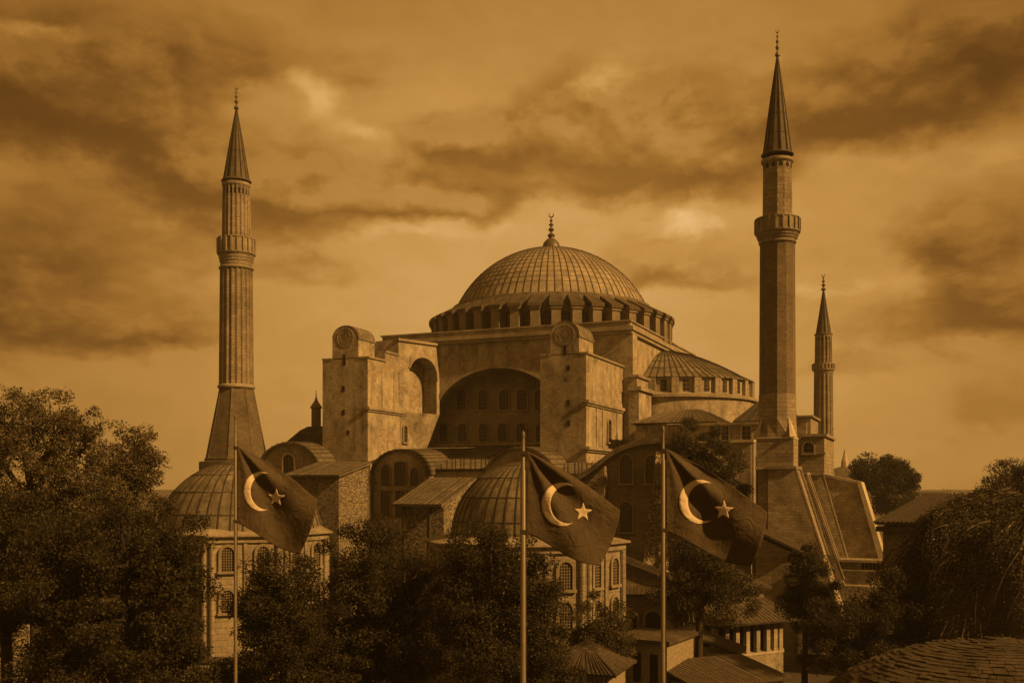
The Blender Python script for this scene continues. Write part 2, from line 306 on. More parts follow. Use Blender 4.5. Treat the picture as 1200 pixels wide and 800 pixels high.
# ------------------------------------------------------------------ mesh builder
class MB:
    def __init__(s): s.v = []; s.f = []; s.m = []
    def add(s, vs, fs, mi=0):
        o = len(s.v); s.v += [tuple(p) for p in vs]
        for f in fs: s.f.append(tuple(o + i for i in f)); s.m.append(mi)
        return s
    def poly(s, pts, mi=0): return s.add(pts, [tuple(range(len(pts)))], mi)
    def box(s, x0, x1, y0, y1, z0, z1, mi=0):
        x0, x1 = sorted((x0, x1)); y0, y1 = sorted((y0, y1)); z0, z1 = sorted((z0, z1))
        v = [(x0, y0, z0), (x1, y0, z0), (x1, y1, z0), (x0, y1, z0), (x0, y0, z1), (x1, y0, z1), (x1, y1, z1), (x0, y1, z1)]
        return s.add(v, [(0, 3, 2, 1), (4, 5, 6, 7), (0, 1, 5, 4), (1, 2, 6, 5), (2, 3, 7, 6), (3, 0, 4, 7)], mi)
    def hexa(s, v, mi=0):      # 8 points: bottom loop then top loop
        return s.add(v, [(0, 3, 2, 1), (4, 5, 6, 7), (0, 1, 5, 4), (1, 2, 6, 5), (2, 3, 7, 6), (3, 0, 4, 7)], mi)
    def prism(s, pts, z0, z1, mi=0):       # polygon in plan, vertical
        n = len(pts); v = [(x, y, z0) for x, y in pts] + [(x, y, z1) for x, y in pts]
        return s.add(v, [tuple(range(n))[::-1], tuple(range(n, 2 * n))] + [(i, (i + 1) % n, n + (i + 1) % n, n + i) for i in range(n)], mi)
    def extr(s, pts, y0, y1, mi=0):        # polygon in (x, z), extruded along y
        n = len(pts); v = [(x, y0, z) for x, z in pts] + [(x, y1, z) for x, z in pts]
        return s.add(v, [tuple(range(n)), tuple(range(n, 2 * n))[::-1]] + [(i, n + i, n + (i + 1) % n, (i + 1) % n) for i in range(n)], mi)
    def extrx(s, pts, x0, x1, mi=0):       # polygon in (y, z), extruded along x
        n = len(pts); v = [(x0, y, z) for y, z in pts] + [(x1, y, z) for y, z in pts]
        return s.add(v, [tuple(range(n))[::-1], tuple(range(n, 2 * n))] + [(i, (i + 1) % n, n + (i + 1) % n, n + i) for i in range(n)], mi)
    def lathe(s, prof, n=32, cx=0, cy=0, a0=0, a1=2 * PI, mi=0, off=0):
        full = abs(a1 - a0 - 2 * PI) < 1e-6; k = n if full else n + 1
        vs = []
        for r, z in prof:
            for i in range(k):
                a = a0 + off + (a1 - a0) * i / n; vs.append((cx + r * math.cos(a), cy + r * math.sin(a), z))
        fs = []
        for j in range(len(prof) - 1):
            for i in range(n):
                i2 = (i + 1) % k; fs.append((j * k + i, j * k + i2, (j + 1) * k + i2, (j + 1) * k + i))
        return s.add(vs, fs, mi)
    def bar(s, p, q, w, h, up=(0, 0, 1), mi=0):
        p, q = Vector(p), Vector(q); d = (q - p).normalized(); up = Vector(up)
        sd = d.cross(up)
        if sd.length < 1e-5: sd = d.cross(Vector((1, 0, 0)))
        sd.normalize(); up = sd.cross(d).normalized()
        a, b = sd * w / 2, up * h / 2
        return s.hexa([p - a - b, p + a - b, q + a - b, q - a - b, p - a + b, p + a + b, q + a + b, q - a + b], mi)
    def tube(s, pts, rad, n=8, mi=0):
        pts = [Vector(p) for p in pts]; vs = []
        for i, p in enumerate(pts):
            d = (pts[min(i + 1, len(pts) - 1)] - pts[max(i - 1, 0)]).normalized()
            a = d.cross(Vector((.31, .17, .93)) if abs(d.z) < .9 else Vector((1, .1, 0))).normalized(); b = d.cross(a)
            r = rad[i] if hasattr(rad, '__len__') else rad
            for k in range(n):
                t = 2 * PI * k / n; vs.append(p + a * (r * math.cos(t)) + b * (r * math.sin(t)))
        fs = [(j * n + k, j * n + (k + 1) % n, (j + 1) * n + (k + 1) % n, (j + 1) * n + k) for j in range(len(pts) - 1) for k in range(n)]
        fs += [tuple(range(n))[::-1], tuple((len(pts) - 1) * n + k for k in range(n))]
        return s.add(vs, fs, mi)
    def roof(s, a, b, c, d, n=8, th=.18, mi=0, ms=1, bw=.085, bh=.07, jitter=.25):
        # a-b eave edge, d-c upper edge; n battens run down the slope
        a, b, c, d = map(Vector, (a, b, c, d)); nrm = (b - a).cross(d - a).normalized()
        if nrm.z < 0: nrm = -nrm
        t = nrm * th
        s.hexa([a - t, b - t, c - t, d - t, a, b, c, d], mi)
        for i in range(n + 1):
            k = min(max(i / n + random.uniform(-jitter, jitter) / n, 0), 1)
            p, q = a.lerp(b, k), d.lerp(c, k)
            s.bar(p + nrm * bh * .3, q + nrm * bh * .3, bw, bh, nrm, ms)
        return s
    def mesh(s, name, mats, smooth=None, recalc=True):
        me = bpy.data.meshes.new(name); me.from_pydata(s.v, [], s.f)
        for m in mats: me.materials.append(M[m] if isinstance(m, str) else m)
        if len(mats) > 1: me.polygons.foreach_set('material_index', s.m)
        if recalc:
            bm = bmesh.new(); bm.from_mesh(me); bmesh.ops.recalc_face_normals(bm, faces=bm.faces); bm.to_mesh(me); bm.free()
        if smooth:
            me.polygons.foreach_set('use_smooth', [True] * len(me.polygons)); me.set_sharp_from_angle(angle=R(smooth))
        me.update(); return me
    def build(s, name, mats, parent=None, loc=(0, 0, 0), rz=0, smooth=None, recalc=True):
        if isinstance(mats, str): mats = [mats]
        return link(name, s.mesh(name, mats, smooth, recalc), parent, loc, rz)
def link(name, data, parent=None, loc=(0, 0, 0), rz=0):
    o = bpy.data.objects.new(name, data); COL.objects.link(o)
    o.parent = parent; o.location = loc; o.rotation_euler = (0, 0, rz); return o
def tag(o, label=None, cat=None, group=None, kind=None):
    if label: o['label'] = label
    if cat: o['category'] = cat
    if group: o['group'] = group
    if kind: o['kind'] = kind
    return o
def thing(name, label, cat, loc=(0, 0, 0), rz=0, group=None):
    return tag(link(name, None, None, loc, rz), label, cat, group)

def arch_pts(w, h, n=12, rise=None):      # outline from lower left, over the top, to lower right, in (x, z); h = height of the whole opening
    r = rise if rise is not None else w / 2
    return [(-w / 2, 0)] + [(-w / 2 * math.cos(PI * i / n), h - r + r * math.sin(PI * i / n)) for i in range(n + 1)] + [(w / 2, 0)]

WCACHE = {}
def window(parent, u, v, z, w, h, rz=0, nx=3, nz=6, fw=.22, fd=.22, rise=None, arch=True, frame=True, name='window', glass='glass', sill=True, recess=.02, tr=None):
    key = (round(w, 2), round(h, 2), nx, nz, fw, fd, rise, arch, frame, glass, sill)
    if key not in WCACHE:
        pts = arch_pts(w, h, 12, rise) if arch else [(-w / 2, 0), (-w / 2, h), (w / 2, h), (w / 2, 0)]
        p = MB(); p.extr(pts, -.03, .3, 0)
        def top(x):
            if not arch: return h
            r = rise if rise is not None else w / 2
            return h - r + r * math.sqrt(max(0, 1 - (2 * x / w) ** 2))
        for i in range(1, nx):
            x = -w / 2 + w * i / nx; p.box(x - .025, x + .025, -.08, -.025, 0, top(x), 1)
        for j in range(1, nz):
            zz = h * j / nz; r = rise if rise is not None else w / 2; hw = w / 2
            if arch and zz > h - r: hw = w / 2 * math.sqrt(max(0, 1 - ((zz - h + r) / r) ** 2))
            if hw > .06: p.box(-hw, hw, -.075, -.022, zz - .025, zz + .025, 1)
        fm = None
        if frame:
            q = MB(); a = pts; W2 = w / 2 + fw
            if arch:
                r = (rise if rise is not None else w / 2); b = [(-W2, 0)] + [(-W2 * math.cos(PI * i / 12), h - r + (r + fw) * math.sin(PI * i / 12)) for i in range(13)] + [(W2, 0)]
            else: b = [(-W2, 0), (-W2, h + fw), (W2, h + fw), (W2, 0)]
            for i in range(len(a) - 1):
                q.hexa([(a[i][0], -fd, a[i][1]), (b[i][0], -fd, b[i][1]), (b[i + 1][0], -fd, b[i + 1][1]), (a[i + 1][0], -fd, a[i + 1][1]),
                        (a[i][0], .2, a[i][1]), (b[i][0], .2, b[i][1]), (b[i + 1][0], .2, b[i + 1][1]), (a[i + 1][0], .2, a[i + 1][1])])
            if sill: q.box(-W2 - .08, W2 + .08, -fd - .1, .2, -.22, 0)
            fm = q.mesh('window_frame', ['frame'])
        WCACHE[key] = (p.mesh('window', [glass, 'lattice']), fm)
    a, b = WCACHE[key]
    o = link(name, a, parent, (u, v, z), rz)
    if b: link('frame', b, o)
    return o

def ribbed_dome(mb, cx, cy, prof, nr, mi=0, ms=1, w=.14, h=.12, rings=(), a0=0, a1=2 * PI, seg=96, mr=None):
    mb.lathe(prof, seg, cx, cy, a0, a1, mi)
    for i in range(nr + (0 if abs(a1 - a0 - 2 * PI) < 1e-6 else 1)):
        a = a0 + (a1 - a0) * i / nr; c, s_ = math.cos(a), math.sin(a)
        for (r0, z0), (r1, z1) in zip(prof, prof[1:]):
            if r1 < prof[0][0] * .03: continue
            ww = w * (.35 + .65 * r0 / prof[0][0])
            nx, nz = (z1 - z0), (r0 - r1); l = math.hypot(nx, nz) or 1
            mb.bar((cx + c * r0, cy + s_ * r0, z0), (cx + c * r1, cy + s_ * r1, z1), ww, h * 2, (c * nx / l, s_ * nx / l, nz / l), ms)
    for k in rings:
        r, z = k; mb.lathe([(r + .035, z - .05), (r + .035, z + .05)], seg, cx, cy, a0, a1, ms if mr is None else mr)
def cap_profile(r, z0, h, n=14):
    Rr = (r * r + h * h) / (2 * h); zc = z0 + h - Rr; t0 = math.asin(min(1, r / Rr))
    if h > r: t0 = PI - t0
    return [(Rr * math.sin(t0 * (1 - i / n)), zc + Rr * math.cos(t0 * (1 - i / n))) for i in range(n + 1)]
def finial_profile(z0, h, r):
    P = [(0, 0), (.9, 0), (1.0, .05), (.55, .12), (.30, .16), (.28, .2), (.75, .27), (.8, .31), (.3, .38), (.25, .43), (.6, .49), (.62, .52), (.22, .58), (.2, .63), (.42, .68), (.42, .70), (.16, .75), (.13, .84), (0, .85)]
    return [(a * r, z0 + b * h) for a, b in P]
def crescent_mb(mb, cx, cy, z, r, th=.06):   # small upright crescent, open at the top
    n = 14; out = []; inn = []
    for i in range(n + 1):
        a = R(-235) + R(290) * i / n
        out.append((r * math.cos(a), r * math.sin(a)))
        inn.append((.78 * r * math.cos(a), .78 * r * math.sin(a) + .2 * r))
    for i in range(n):
        o0, o1, i0, i1 = out[i], out[i + 1], inn[i], inn[i + 1]
        v = [(cx + p[0], cy + s_, z + p[1]) for s_ in (-th, th) for p in (o0, o1, i1, i0)]
        mb.hexa(v)

# ------------------------------------------------------------------ the setting: ground, path
g = MB(); g.poly([(-3000, -60, 0), (3000, -60, 0), (3000, 5500, 0), (-3000, 5500, 0)])
tag(g.build('ground', 'ground'), kind='structure')
g = MB(); g.poly([(8, 20, .004), (24, 20, .004), (34, 98, .004), (24, 98, .004)])
tag(g.build('path', 'paving'), kind='structure')

g = MB(); hr = random.Random(3); n_ = 60; hp = [(-1500 + 3000 * i / n_, 900 + 60 * math.sin(i * .7), 7 + 5 * math.sin(i * .43) + 3.5 * math.sin(i * 1.37 + 1) + hr.uniform(-.8, .8)) for i in range(n_ + 1)]
for (xa, ya, za), (xb, yb, zb) in zip(hp, hp[1:]):
    g.poly([(xa, ya - 160, -.5), (xb, yb - 160, -.5), (xb, yb, zb), (xa, ya, za)]); g.poly([(xa, ya, za), (xb, yb, zb), (xb, yb + 200, -.5), (xa, ya + 200, -.5)])
tag(g.build('hills', 'ground', smooth=80), kind='structure')

# ------------------------------------------------------------------ the great mosque
mosque = thing('mosque', 'great domed basilica mosque with buttress towers and huge arched south wall', 'mosque', (CX, CY, 0), -TH)
VA, VB, VT = -19.5, -15.5, -35.0                 # arch wall, tympanum, tower fronts
ZB = 37.3                                        # top of the square base
UE, UW = 18.4, -19.2
def part(mb, name, mats, smooth=None, parent=None): return mb.build(name, mats, parent or mosque, smooth=smooth)

b = MB()                                          # square base under the drum, with the great arch cut in its front
b.box(UW, UE, VB, 19.5, 0, ZB)
AC, AR, AZ = U(582, VA), 12.0, Z(431, U(582, VA), VA) - 12.0
n = 28; arc = [(AC - AR * math.cos(PI * i / n), AZ + AR * math.sin(PI * i / n)) for i in range(n + 1)]
b.box(UW, AC - AR, VA, VB, 0, ZB - .002); b.box(AC + AR, UE, VA, VB, 0, ZB - .002)
for (x0, z0), (x1, z1) in zip(arc, arc[1:]):
    b.hexa([(x0, VA, z0), (x1, VA, z1), (x1, VB - .002, z1), (x0, VB - .002, z0), (x0, VA, ZB - .002), (x1, VA, ZB - .002), (x1, VB - .002, ZB - .002), (x0, VB - .002, ZB - .002)])
part(b, 'square_base', 'plaster')
b = MB()                                          # archivolt band round the arch
for (x0, z0), (x1, z1) in zip(arc, arc[1:]):
    def o(x, z, k): return AC + (x - AC) * k, AZ + (z - AZ) * k
    (p0, q0), (p1, q1) = o(x0, z0, 1.03), o(x1, z1, 1.03)
    b.hexa([(x0, VA - .12, z0), (x1, VA - .12, z1), (x1, VA + .3, z1), (x0, VA + .3, z0), (p0, VA - .12, q0), (p1, VA - .12, q1), (p1, VA + .3, q1), (p0, VA + .3, q0)])
part(b, 'archivolt', 'trim')
b = MB()                                          # cornice and stepped top
b.box(UW - .45, UE + .45, VA - .45, 19.9, ZB - .9, ZB - .45); b.box(UW - .75, UE + .7, VA - .75, 20.2, ZB - .45, ZB + .1)
b.box(UW - .1, UE + .1, VA - .1, 19.6, ZB + .1, ZB + .75)
b.box(UW - .3, UE + .3, VA - .35, 19.8, ZB + .75, ZB + .95)
part(b, 'cornice', 'trim')
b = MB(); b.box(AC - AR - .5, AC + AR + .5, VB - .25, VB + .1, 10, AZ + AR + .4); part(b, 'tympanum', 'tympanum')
b = MB(); zt = Z(519, AC, VB); b.box(AC - AR, AC + AR, VB - 1.1, VB - .25, zt - 3, zt); part(b, 'tympanum_ledge', 'trim')
for px in (520, 542, 567, 589, 611, 634):
    uu = U(px, VB - .25); window(mosque, uu, VB - .25, Z(517, uu, VB), 1.35, 2.6, nx=3, nz=5, fw=.2, fd=.16)
for px in (541, 566.5, 591, 612, 633):
    uu = U(px, VB - .25); window(mosque, uu, VB - .25, Z(480, uu, VB), 1.45, 2.9, nx=3, nz=5, fw=.2, fd=.16)

# drum with forty windows between radial buttresses
NB = 40; RB, RD, RO = 15.0, 16.9, 18.9
ZD0, ZE, ZR = ZB + .95, 41.5, 44.0
d = MB(); d.lathe([(RD, ZD0 - 1), (RD, ZE + .3)], 80, 0, 0); d.lathe([(RD, ZE + .3), (RB + .6, ZR - .15), (RB - 1, ZR - .1)], 80, 0, 0, mi=1); drum = part(d, 'drum', ['drum', 'roof'], 30)
bw_mesh = None
for i in range(NB):
    a = 2 * PI * (i + .5) / NB
    if bw_mesh is None:
        q = MB()                                  # one radial buttress pier with its sloping lead cap
        q.hexa([(RD - .5, -.72, ZD0 - .95), (RO, -.66, ZD0 - .95), (RO, .66, ZD0 - .95), (RD - .5, .72, ZD0 - .95), (RD - .5, -.72, ZE), (RO, -.66, ZE), (RO, .66, ZE), (RD - .5, .72, ZE)], 0)
        q.hexa([(RB - .3, -.75, ZR - .55), (RO + .35, -.98, ZE - .25), (RO + .35, .98, ZE - .25), (RB - .3, .75, ZR - .55),
                (RB - .3, -.75, ZR), (RO + .35, -.98, ZE + .22), (RO + .35, .98, ZE + .22), (RB - .3, .75, ZR)], 1)
        q.box(RO - .2, RO + .18, -.8, .8, ZE - .6, ZE - .25, 0)
        bw_mesh = q.mesh('drum_buttress', ['drum', 'tile'])
        q = MB(); q.extr([(-.62, 0), (-.62, 2.0), (-.45, 2.35), (0, 2.55), (.45, 2.35), (.62, 2.0), (.62, 0)], -.06, .3, 0)
        for x in (-.2, .2): q.box(x - .03, x + .03, -.1, -.05, 0, 2.4, 1)
        for zz in (.6, 1.2, 1.8): q.box(-.62, .62, -.1, -.055, zz - .03, zz + .03, 1)
        wd_mesh = q.mesh('drum_window', ['glass', 'lattice'])
    if math.sin(a - TH) > .45: continue           # the far side of the drum is never seen
    link('buttress', bw_mesh, drum, (0, 0, 0), a)
    a2 = 2 * PI * i / NB
    link('window', wd_mesh, drum, (RD * math.cos(a2), RD * math.sin(a2), ZD0 + .12), a2 + PI / 2)
prof = cap_profile(RB, ZR - .12, 53.5 - ZR + .12, 18)
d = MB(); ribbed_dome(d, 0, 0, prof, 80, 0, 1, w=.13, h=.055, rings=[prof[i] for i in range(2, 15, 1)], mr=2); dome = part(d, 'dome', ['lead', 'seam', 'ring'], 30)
f = MB(); f.lathe([(1.55, 53.2), (1.5, 53.6), (1.25, 54.4), (.8, 54.95), (.45, 55.15), (.42, 55.6)], 20); f.lathe(finial_profile(55.5, 3.6, .62), 12); crescent_mb(f, 0, 0, 58.85, .42)
part(f, 'finial', 'gilt', 40, dome)
f = MB(); f.lathe([(1.9, 53.0), (1.9, 53.3), (1.5, 53.5)], 24)

# two buttress towers with barrel-capped turrets
def tower(uL, uR, zs, cap, tcap, zcap_spring, vback_cap, slits, ledge, vend):
    t = MB(); t.box(uL, uR, VT, vend, 0, zs)
    t.box(uL - .06, cap[0], VT - .06, vend + .1, zs, zs + .22, 1); t.box(cap[1], uR + .22, VT - .06, vend + .1, zs, zs + .22, 1); t.box(cap[0], cap[1], vback_cap, vend + .098, zs, zs + .218, 1)
    tw = part(t, 'buttress_tower', ['plaster', 'trim'])
    c0, c1 = cap; r = (c1 - c0) / 2; cm = (c0 + c1) / 2; hh = tcap - zcap_spring
    q = MB(); pts = [(c0, zs + .1)] + [(cm - r * math.cos(PI * i / 14), zcap_spring + hh * math.sin(PI * i / 14)) for i in range(15)] + [(c1, zs + .1)]
    q.extr(pts, VT, vback_cap, 0); cap_o = part(q, 'turret', ['plaster'], 25, tw)
    q = MB()
    for i in range(14):
        (x0, z0), (x1, z1) = pts[i + 1], pts[i + 2]
        def oo(x, z): return cm + (x - cm) * 1.018, zcap_spring + (z - zcap_spring) * 1.018 + .01
        a_, b_ = oo(x0, z0), oo(x1, z1)
        q.hexa([(x0, VT - .03, z0), (x1, VT - .03, z1), (x1, vback_cap + .1, z1), (x0, vback_cap + .1, z0), (a_[0], VT - .03, a_[1]), (b_[0], VT - .03, b_[1]), (b_[0], vback_cap + .1, b_[1]), (a_[0], vback_cap + .1, a_[1])])
    for k in range(5):
        vv = VT + (vback_cap - VT) * (k + .5) / 5
        for i in range(14):
            (x0, z0), (x1, z1) = pts[i + 1], pts[i + 2]
            a_ = (cm + (x0 - cm) * 1.018, zcap_spring + (z0 - zcap_spring) * 1.018 + .01); b_ = (cm + (x1 - cm) * 1.018, zcap_spring + (z1 - zcap_spring) * 1.018 + .01)
            q.bar((a_[0], vv, a_[1]), (b_[0], vv, b_[1]), (.05), .05, (0, 1, 0), 1)
    q.box(c1 - .05, c1 + .12, VT - .03, vback_cap + .1, zcap_spring - .25, zcap_spring + .05, 0)
    part(q, 'barrel_roof', ['lead2', 'ring'], 25, tw)
    # round plaster medallion on the face
    q = MB(); zc = zcap_spring + .05
    for (r0, r1, dd) in ((1.16, 1.24, .04), (.78, .84, .035)):
        k = 28
        for i in range(k):
            a0_, a1_ = 2 * PI * i / k, 2 * PI * (i + 1) / k
            v = [(cm + rr * math.cos(a), VT + y, zc + rr * math.sin(a)) for y in (-dd, .05) for rr, a in ((r0, a0_), (r1, a0_), (r1, a1_), (r0, a1_))]
            q.hexa(v)
    for i in range(6):
        a = PI * i / 6; dx, dz = .8 * math.cos(a), .8 * math.sin(a)
        q.bar((cm - dx, VT - .01, zc - dz), (cm + dx, VT - .01, zc + dz), .05, .03, (0, 1, 0))
    part(q, 'medallion', 'plaster', None, tw)
    for px, y0, y1, w_ in slits:
        uu = U(px, VT); z0, z1 = Z(y1, uu, VT), Z(y0, uu, VT)
        q = MB(); q.box(uu - w_ / 2, uu + w_ / 2, VT - .03, VT + .2, z0, z1, 0)
        part(q, 'slit_window', ['hole'], None, tw)
    return tw
uL0, uL1 = U(378, VT), U(431, VT); uR0, uR1 = U(633, VT), U(687, VT)
zl, zr = Z(422, uL0, VT), Z(417, uR0, VT)
tower(uL0, uL1, zl, (U(389.5, VT), U(420, VT)), Z(381.5, U(405, VT), VT), Z(396, U(405, VT), VT), V(439, U(420, VT)),
      [(403.5, 415, 428, .35), (402.5, 452, 459, .4), (402.5, 480, 486, .4), (408, 504, 509, .35)], 26.5, V(451, uL1))
tower(uR0, uR1, zr, (U(645, VT), U(678.5, VT)), Z(376, U(660, VT), VT), Z(393, U(660, VT), VT), V(695, U(678.5, VT)),
      [(662, 405, 416, .35), (666, 428, 434, .35), (666, 468, 475, .35), (666, 492, 499, .35)], 26.2, VA)
# stepped pier behind the left tower, with the slanting niche wall
va1, va2 = V(451, uL1), V(467, uL1)
z2, z3 = Z(413, uL1, va1), Z(399, uL1, va2)
b = MB(); b.box(uL0 + 1, uL1, va1, va2, 0, z2); b.box(uL0 + .8, uL1 + .15, va1 + .12, va2, z2, z2 + .3, 1)
part(b, 'pier', ['plaster', 'trim'])
ZL = 26.4
A = Vector((uL1, va2)); B = Vector((U(515, VA), VA))
b = MB(); b.prism([(uL0 + 1, va2), (uL1, va2), (uL1, VA), (uL0 + 1, VA)], 0, ZL)
dv = (B - A); ln = dv.length; dv = dv / ln; nv = Vector((dv.y, -dv.x))     # outward normal of the niche wall
s0, s1 = .24 * ln, .93 * ln; hw = (s1 - s0) / 2; sc = (s0 + s1) / 2; zsp = Z(419, *(A + dv * sc)) - hw * 1.15
def P3(s, z, k=0): p = A + dv * s - nv * k; return (p.x, p.y, z)
nn = 16
na = [(sc - hw * math.cos(PI * i / nn), zsp + hw * 1.15 * math.sin(PI * i / nn) ** .85) for i in range(nn + 1)]
zt3 = z3
b.poly([P3(0, ZL), P3(s0, ZL), P3(s0, zt3), P3(0, zt3)]); b.poly([P3(s1, ZL), P3(ln, ZL), P3(ln, zt3), P3(s1, zt3)])
for (x0, q0), (x1, q1) in zip(na, na[1:]):
    b.poly([P3(x0, q0), P3(x1, q1), P3(x1, zt3), P3(x0, zt3)]); b.poly([P3(x0, q0), P3(x1, q1), P3(x1, q1, 2.4), P3(x0, q0, 2.4)])
b.poly([P3(s0, ZL), P3(s0, zsp), P3(s0, zsp, 2.4), P3(s0, ZL, 2.4)]); b.poly([P3(s1, ZL), P3(s1, zsp), P3(s1, zsp, 2.4), P3(s1, ZL, 2.4)])
b.poly([P3(s0, ZL, 2.4), P3(s0, zsp, 2.4)] + [P3(x, q, 2.4) for x, q in na[1:-1]] + [P3(s1, zsp, 2.4), P3(s1, ZL, 2.4)])
apx = (uL1, VA, ZL - 6.5); b.poly([P3(0, ZL), P3(ln, ZL), apx]); b.poly([P3(ln, ZL), (uL1, VA, ZL), apx])
b.poly([P3(0, ZL, 0), (uL0 + 1, va2, ZL), (uL0 + 1, va2, zt3), P3(0, zt3)]); b.poly([P3(0, zt3), P3(ln, zt3), (uL0 + 1, VA, zt3), (uL0 + 1, va2, zt3)])
b.poly([(uL0 + 1, va2, ZL), (uL0 + 1, VA, ZL), (uL0 + 1, VA, zt3), (uL0 + 1, va2, zt3)])
part(b, 'niche_pier', 'plaster', None)
b = MB()
for (x0, q0), (x1, q1) in list(zip(na, na[1:]))[2:]:
    def oo(x, z): return sc + (x - sc) * 1.09, zsp + (z - zsp) * 1.09
    a_, c_ = oo(x0, q0), oo(x1, q1)
    b.hexa([P3(x0, q0, -.15), P3(x1, q1, -.15), P3(x1, q1, .1), P3(x0, q0, .1), P3(a_[0], a_[1], -.15), P3(c_[0], c_[1], -.15), P3(c_[0], c_[1], .1), P3(a_[0], a_[1], .1)])
part(b, 'niche_moulding', 'trim')
b = MB(); b.bar(P3(-.2, zt3 + .15, .3), P3(ln + .1, zt3 + .15, .3), 1.2, .35); part(b, 'pier_coping', 'trim')
for (u_, va_, vb_, z_, d_) in ((uL1, VT - .3, VA - 3.6, ZL, .4), (uR1, VT - .3, VA, 26.3, .4), (uR1, VT - .35, VA + 6, 20.7, .5)):
    b = MB(); b.box(u_ - .1, u_ + d_, va_, vb_, z_ - .25, z_ + .12); b.box(u_ - .1, u_ + d_ * .5, va_ + .15, vb_, z_ - .5, z_ - .25); part(b, 'string_course', 'trim')
window(mosque, uL1, V(474, uL1), Z(518, uL1, V(474, uL1)), 1.0, 2.3, PI / 2, nx=2, nz=4)
window(mosque, uR1, V(713, uR1), Z(518, uR1, V(713, uR1)), 1.2, 2.9, PI / 2, nx=2, nz=4)
b = MB()
for px in (699, 706, 723): vv = V(px, uR1); b.box(uR1 - .1, uR1 + .12, vv - .25, vv + .25, 20.8, 25.7)
for px in (448, 462): vv = V(px, uL1); b.box(uL1 - .1, uL1 + .1, vv - .2, vv + .2, ZL + .12, zl - 1)
part(b, 'wall_pilaster', 'plaster')

# east side: buttress wall, semi-dome, apse
b = MB(); zc0 = Z(458, UE, VA)
b.box(UE, UE + .45, VA, VA + 2.2, 20, ZB - .95); b.box(UE, UE + 1.4, VA - .4, VA + 6, 12, zc0)
b.box(UE, UE + 1.8, VA - .8, VA + 6.3, zc0, zc0 + .5, 1); b.box(UE, UE + 1.1, VA - .3, VA + 5.4, zc0 + .5, zc0 + 1.8)
b.box(UE, UE + 1.4, VA - .5, VA + 5.6, zc0 + 1.8, zc0 + 2.1, 1)
part(b, 'east_pier', ['plaster', 'trim'])
RS = 12.6; ze = Z(442, UE, -RS); zd = Z(462, UE, -RS - .5); za = Z(412.5, UE, 0)
prof = [(RS + .5, ze), (RS + .35, ze + .15)] + [(RS * (1 - t) ** .92, ze + .15 + (za - ze) * (1 - (1 - t) ** 1.45)) for t in [i / 10 for i in range(1, 11)]]
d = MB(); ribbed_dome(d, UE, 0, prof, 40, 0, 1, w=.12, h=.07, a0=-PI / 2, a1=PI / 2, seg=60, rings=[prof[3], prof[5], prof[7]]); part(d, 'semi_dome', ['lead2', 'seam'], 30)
d = MB(); d.lathe([(RS, zd), (RS, ze), (RS + .5, ze - .02)], 60, UE, 0, -PI / 2, PI / 2); d.lathe([(RS + .9, zd - .4), (RS + .9, zd), (RS, zd + .3)], 60, UE, 0, -PI / 2, PI / 2, 1)
d.lathe([(RS + .45, 0), (RS + .45, zd - .4), (RS + .9, zd - .4)], 60, UE, 0, -PI / 2, PI / 2)
sd = part(d, 'semi_dome_drum', ['plaster', 'trim'], 30)
for a in range(-84, 90, 14):
    t = R(a); q = MB(); q.box(-.5, .5, -.5, .1, 0, ze - zd - .1)
    q.build('buttress', 'plaster', sd, (UE + RS * math.cos(t), RS * math.sin(t), zd), t + PI / 2)
    t += R(7); window(sd, UE + RS * math.cos(t), RS * math.sin(t), zd + .45, .8, ze - zd - .85, t + PI / 2, nx=2, nz=3, arch=False, frame=False, name='window')
# lower roofs and aisles on the east side
b = MB()
v1 = -26.0; uu0, uu1 = U(745, v1), U(835, v1); zE = Z(496, uu0, v1)
b.box(uu0, uu1, v1, -6, 0, zE - .25)
part(b, 'aisle_wall', 'plaster')
b = MB(); um = U(793, v1 + 6); zM = Z(480, um, v1 + 8)
e0, e1 = (uu0 - .5, v1 - .5, zE), (uu1 + .5, v1 - .5, zE)
b.roof(e0, e1, (uu1 - 3.5, v1 + 8, zM), (uu0 + 2.5, v1 + 8, zM), 14); b.roof((uu1 + .5, v1 - .5, zE), (uu1 + .5, -6, zE), (uu1 - 3.5, -6, zM), (uu1 - 3.5, v1 + 8, zM), 12)
b.roof((uu0 - .5, -6, zE), (uu0 - .5, v1 - .5, zE), (uu0 + 2.5, v1 + 8, zM), (uu0 + 2.5, -6, zM), 10)
part(b, 'aisle_roof', ['tile', 'ring'])
v2 = -30.0; u20, u21 = U(800, v2), U(893, v2); z20 = Z(499, u20, v2)
b = MB(); b.box(u20, u21, v2, 6, 0, z20)
part(b, 'aisle_wall', 'stone')
b = MB(); b.box(u20 - .3, u21 + .4, v2 - .45, 6, z20, z20 + .28); part(b, 'aisle_coping', 'trim')
b = MB(); ux = U(860, v2 + 2); zz = Z(469, u21 - 1.5, v2 + 10)
b.roof((ux, v2 + 1.2, z20 + .5), (u21 + .3, v2 + 1.2, z20 + .5), (u21 - .6, v2 + 10, zz), (ux + 2.2, v2 + 10, zz + .3), 9, jitter=.6)
b.roof((u21 + .3, v2 + 1.2, z20 + .5), (u21 + .3, 6, z20 + .5), (u21 - .6, 6, zz), (u21 - .6, v2 + 10, zz), 10, jitter=.6)
b.poly([(ux, v2 + 1.2, z20 + .48), (ux + 2.2, v2 + 10, zz + .28), (ux + 2.2, v2 + 10, z20)])
part(b, 'aisle_roof', ['tile', 'seam'])
uu = U(875, v2); window(mosque, uu, v2, Z(515, uu, v2), 1.0, 1.6, arch=False, nx=2, nz=3)
uu = U(850, v2); window(mosque, uu, v2, Z(515, uu, v2), .8, 1.6, arch=False, nx=2, nz=3)
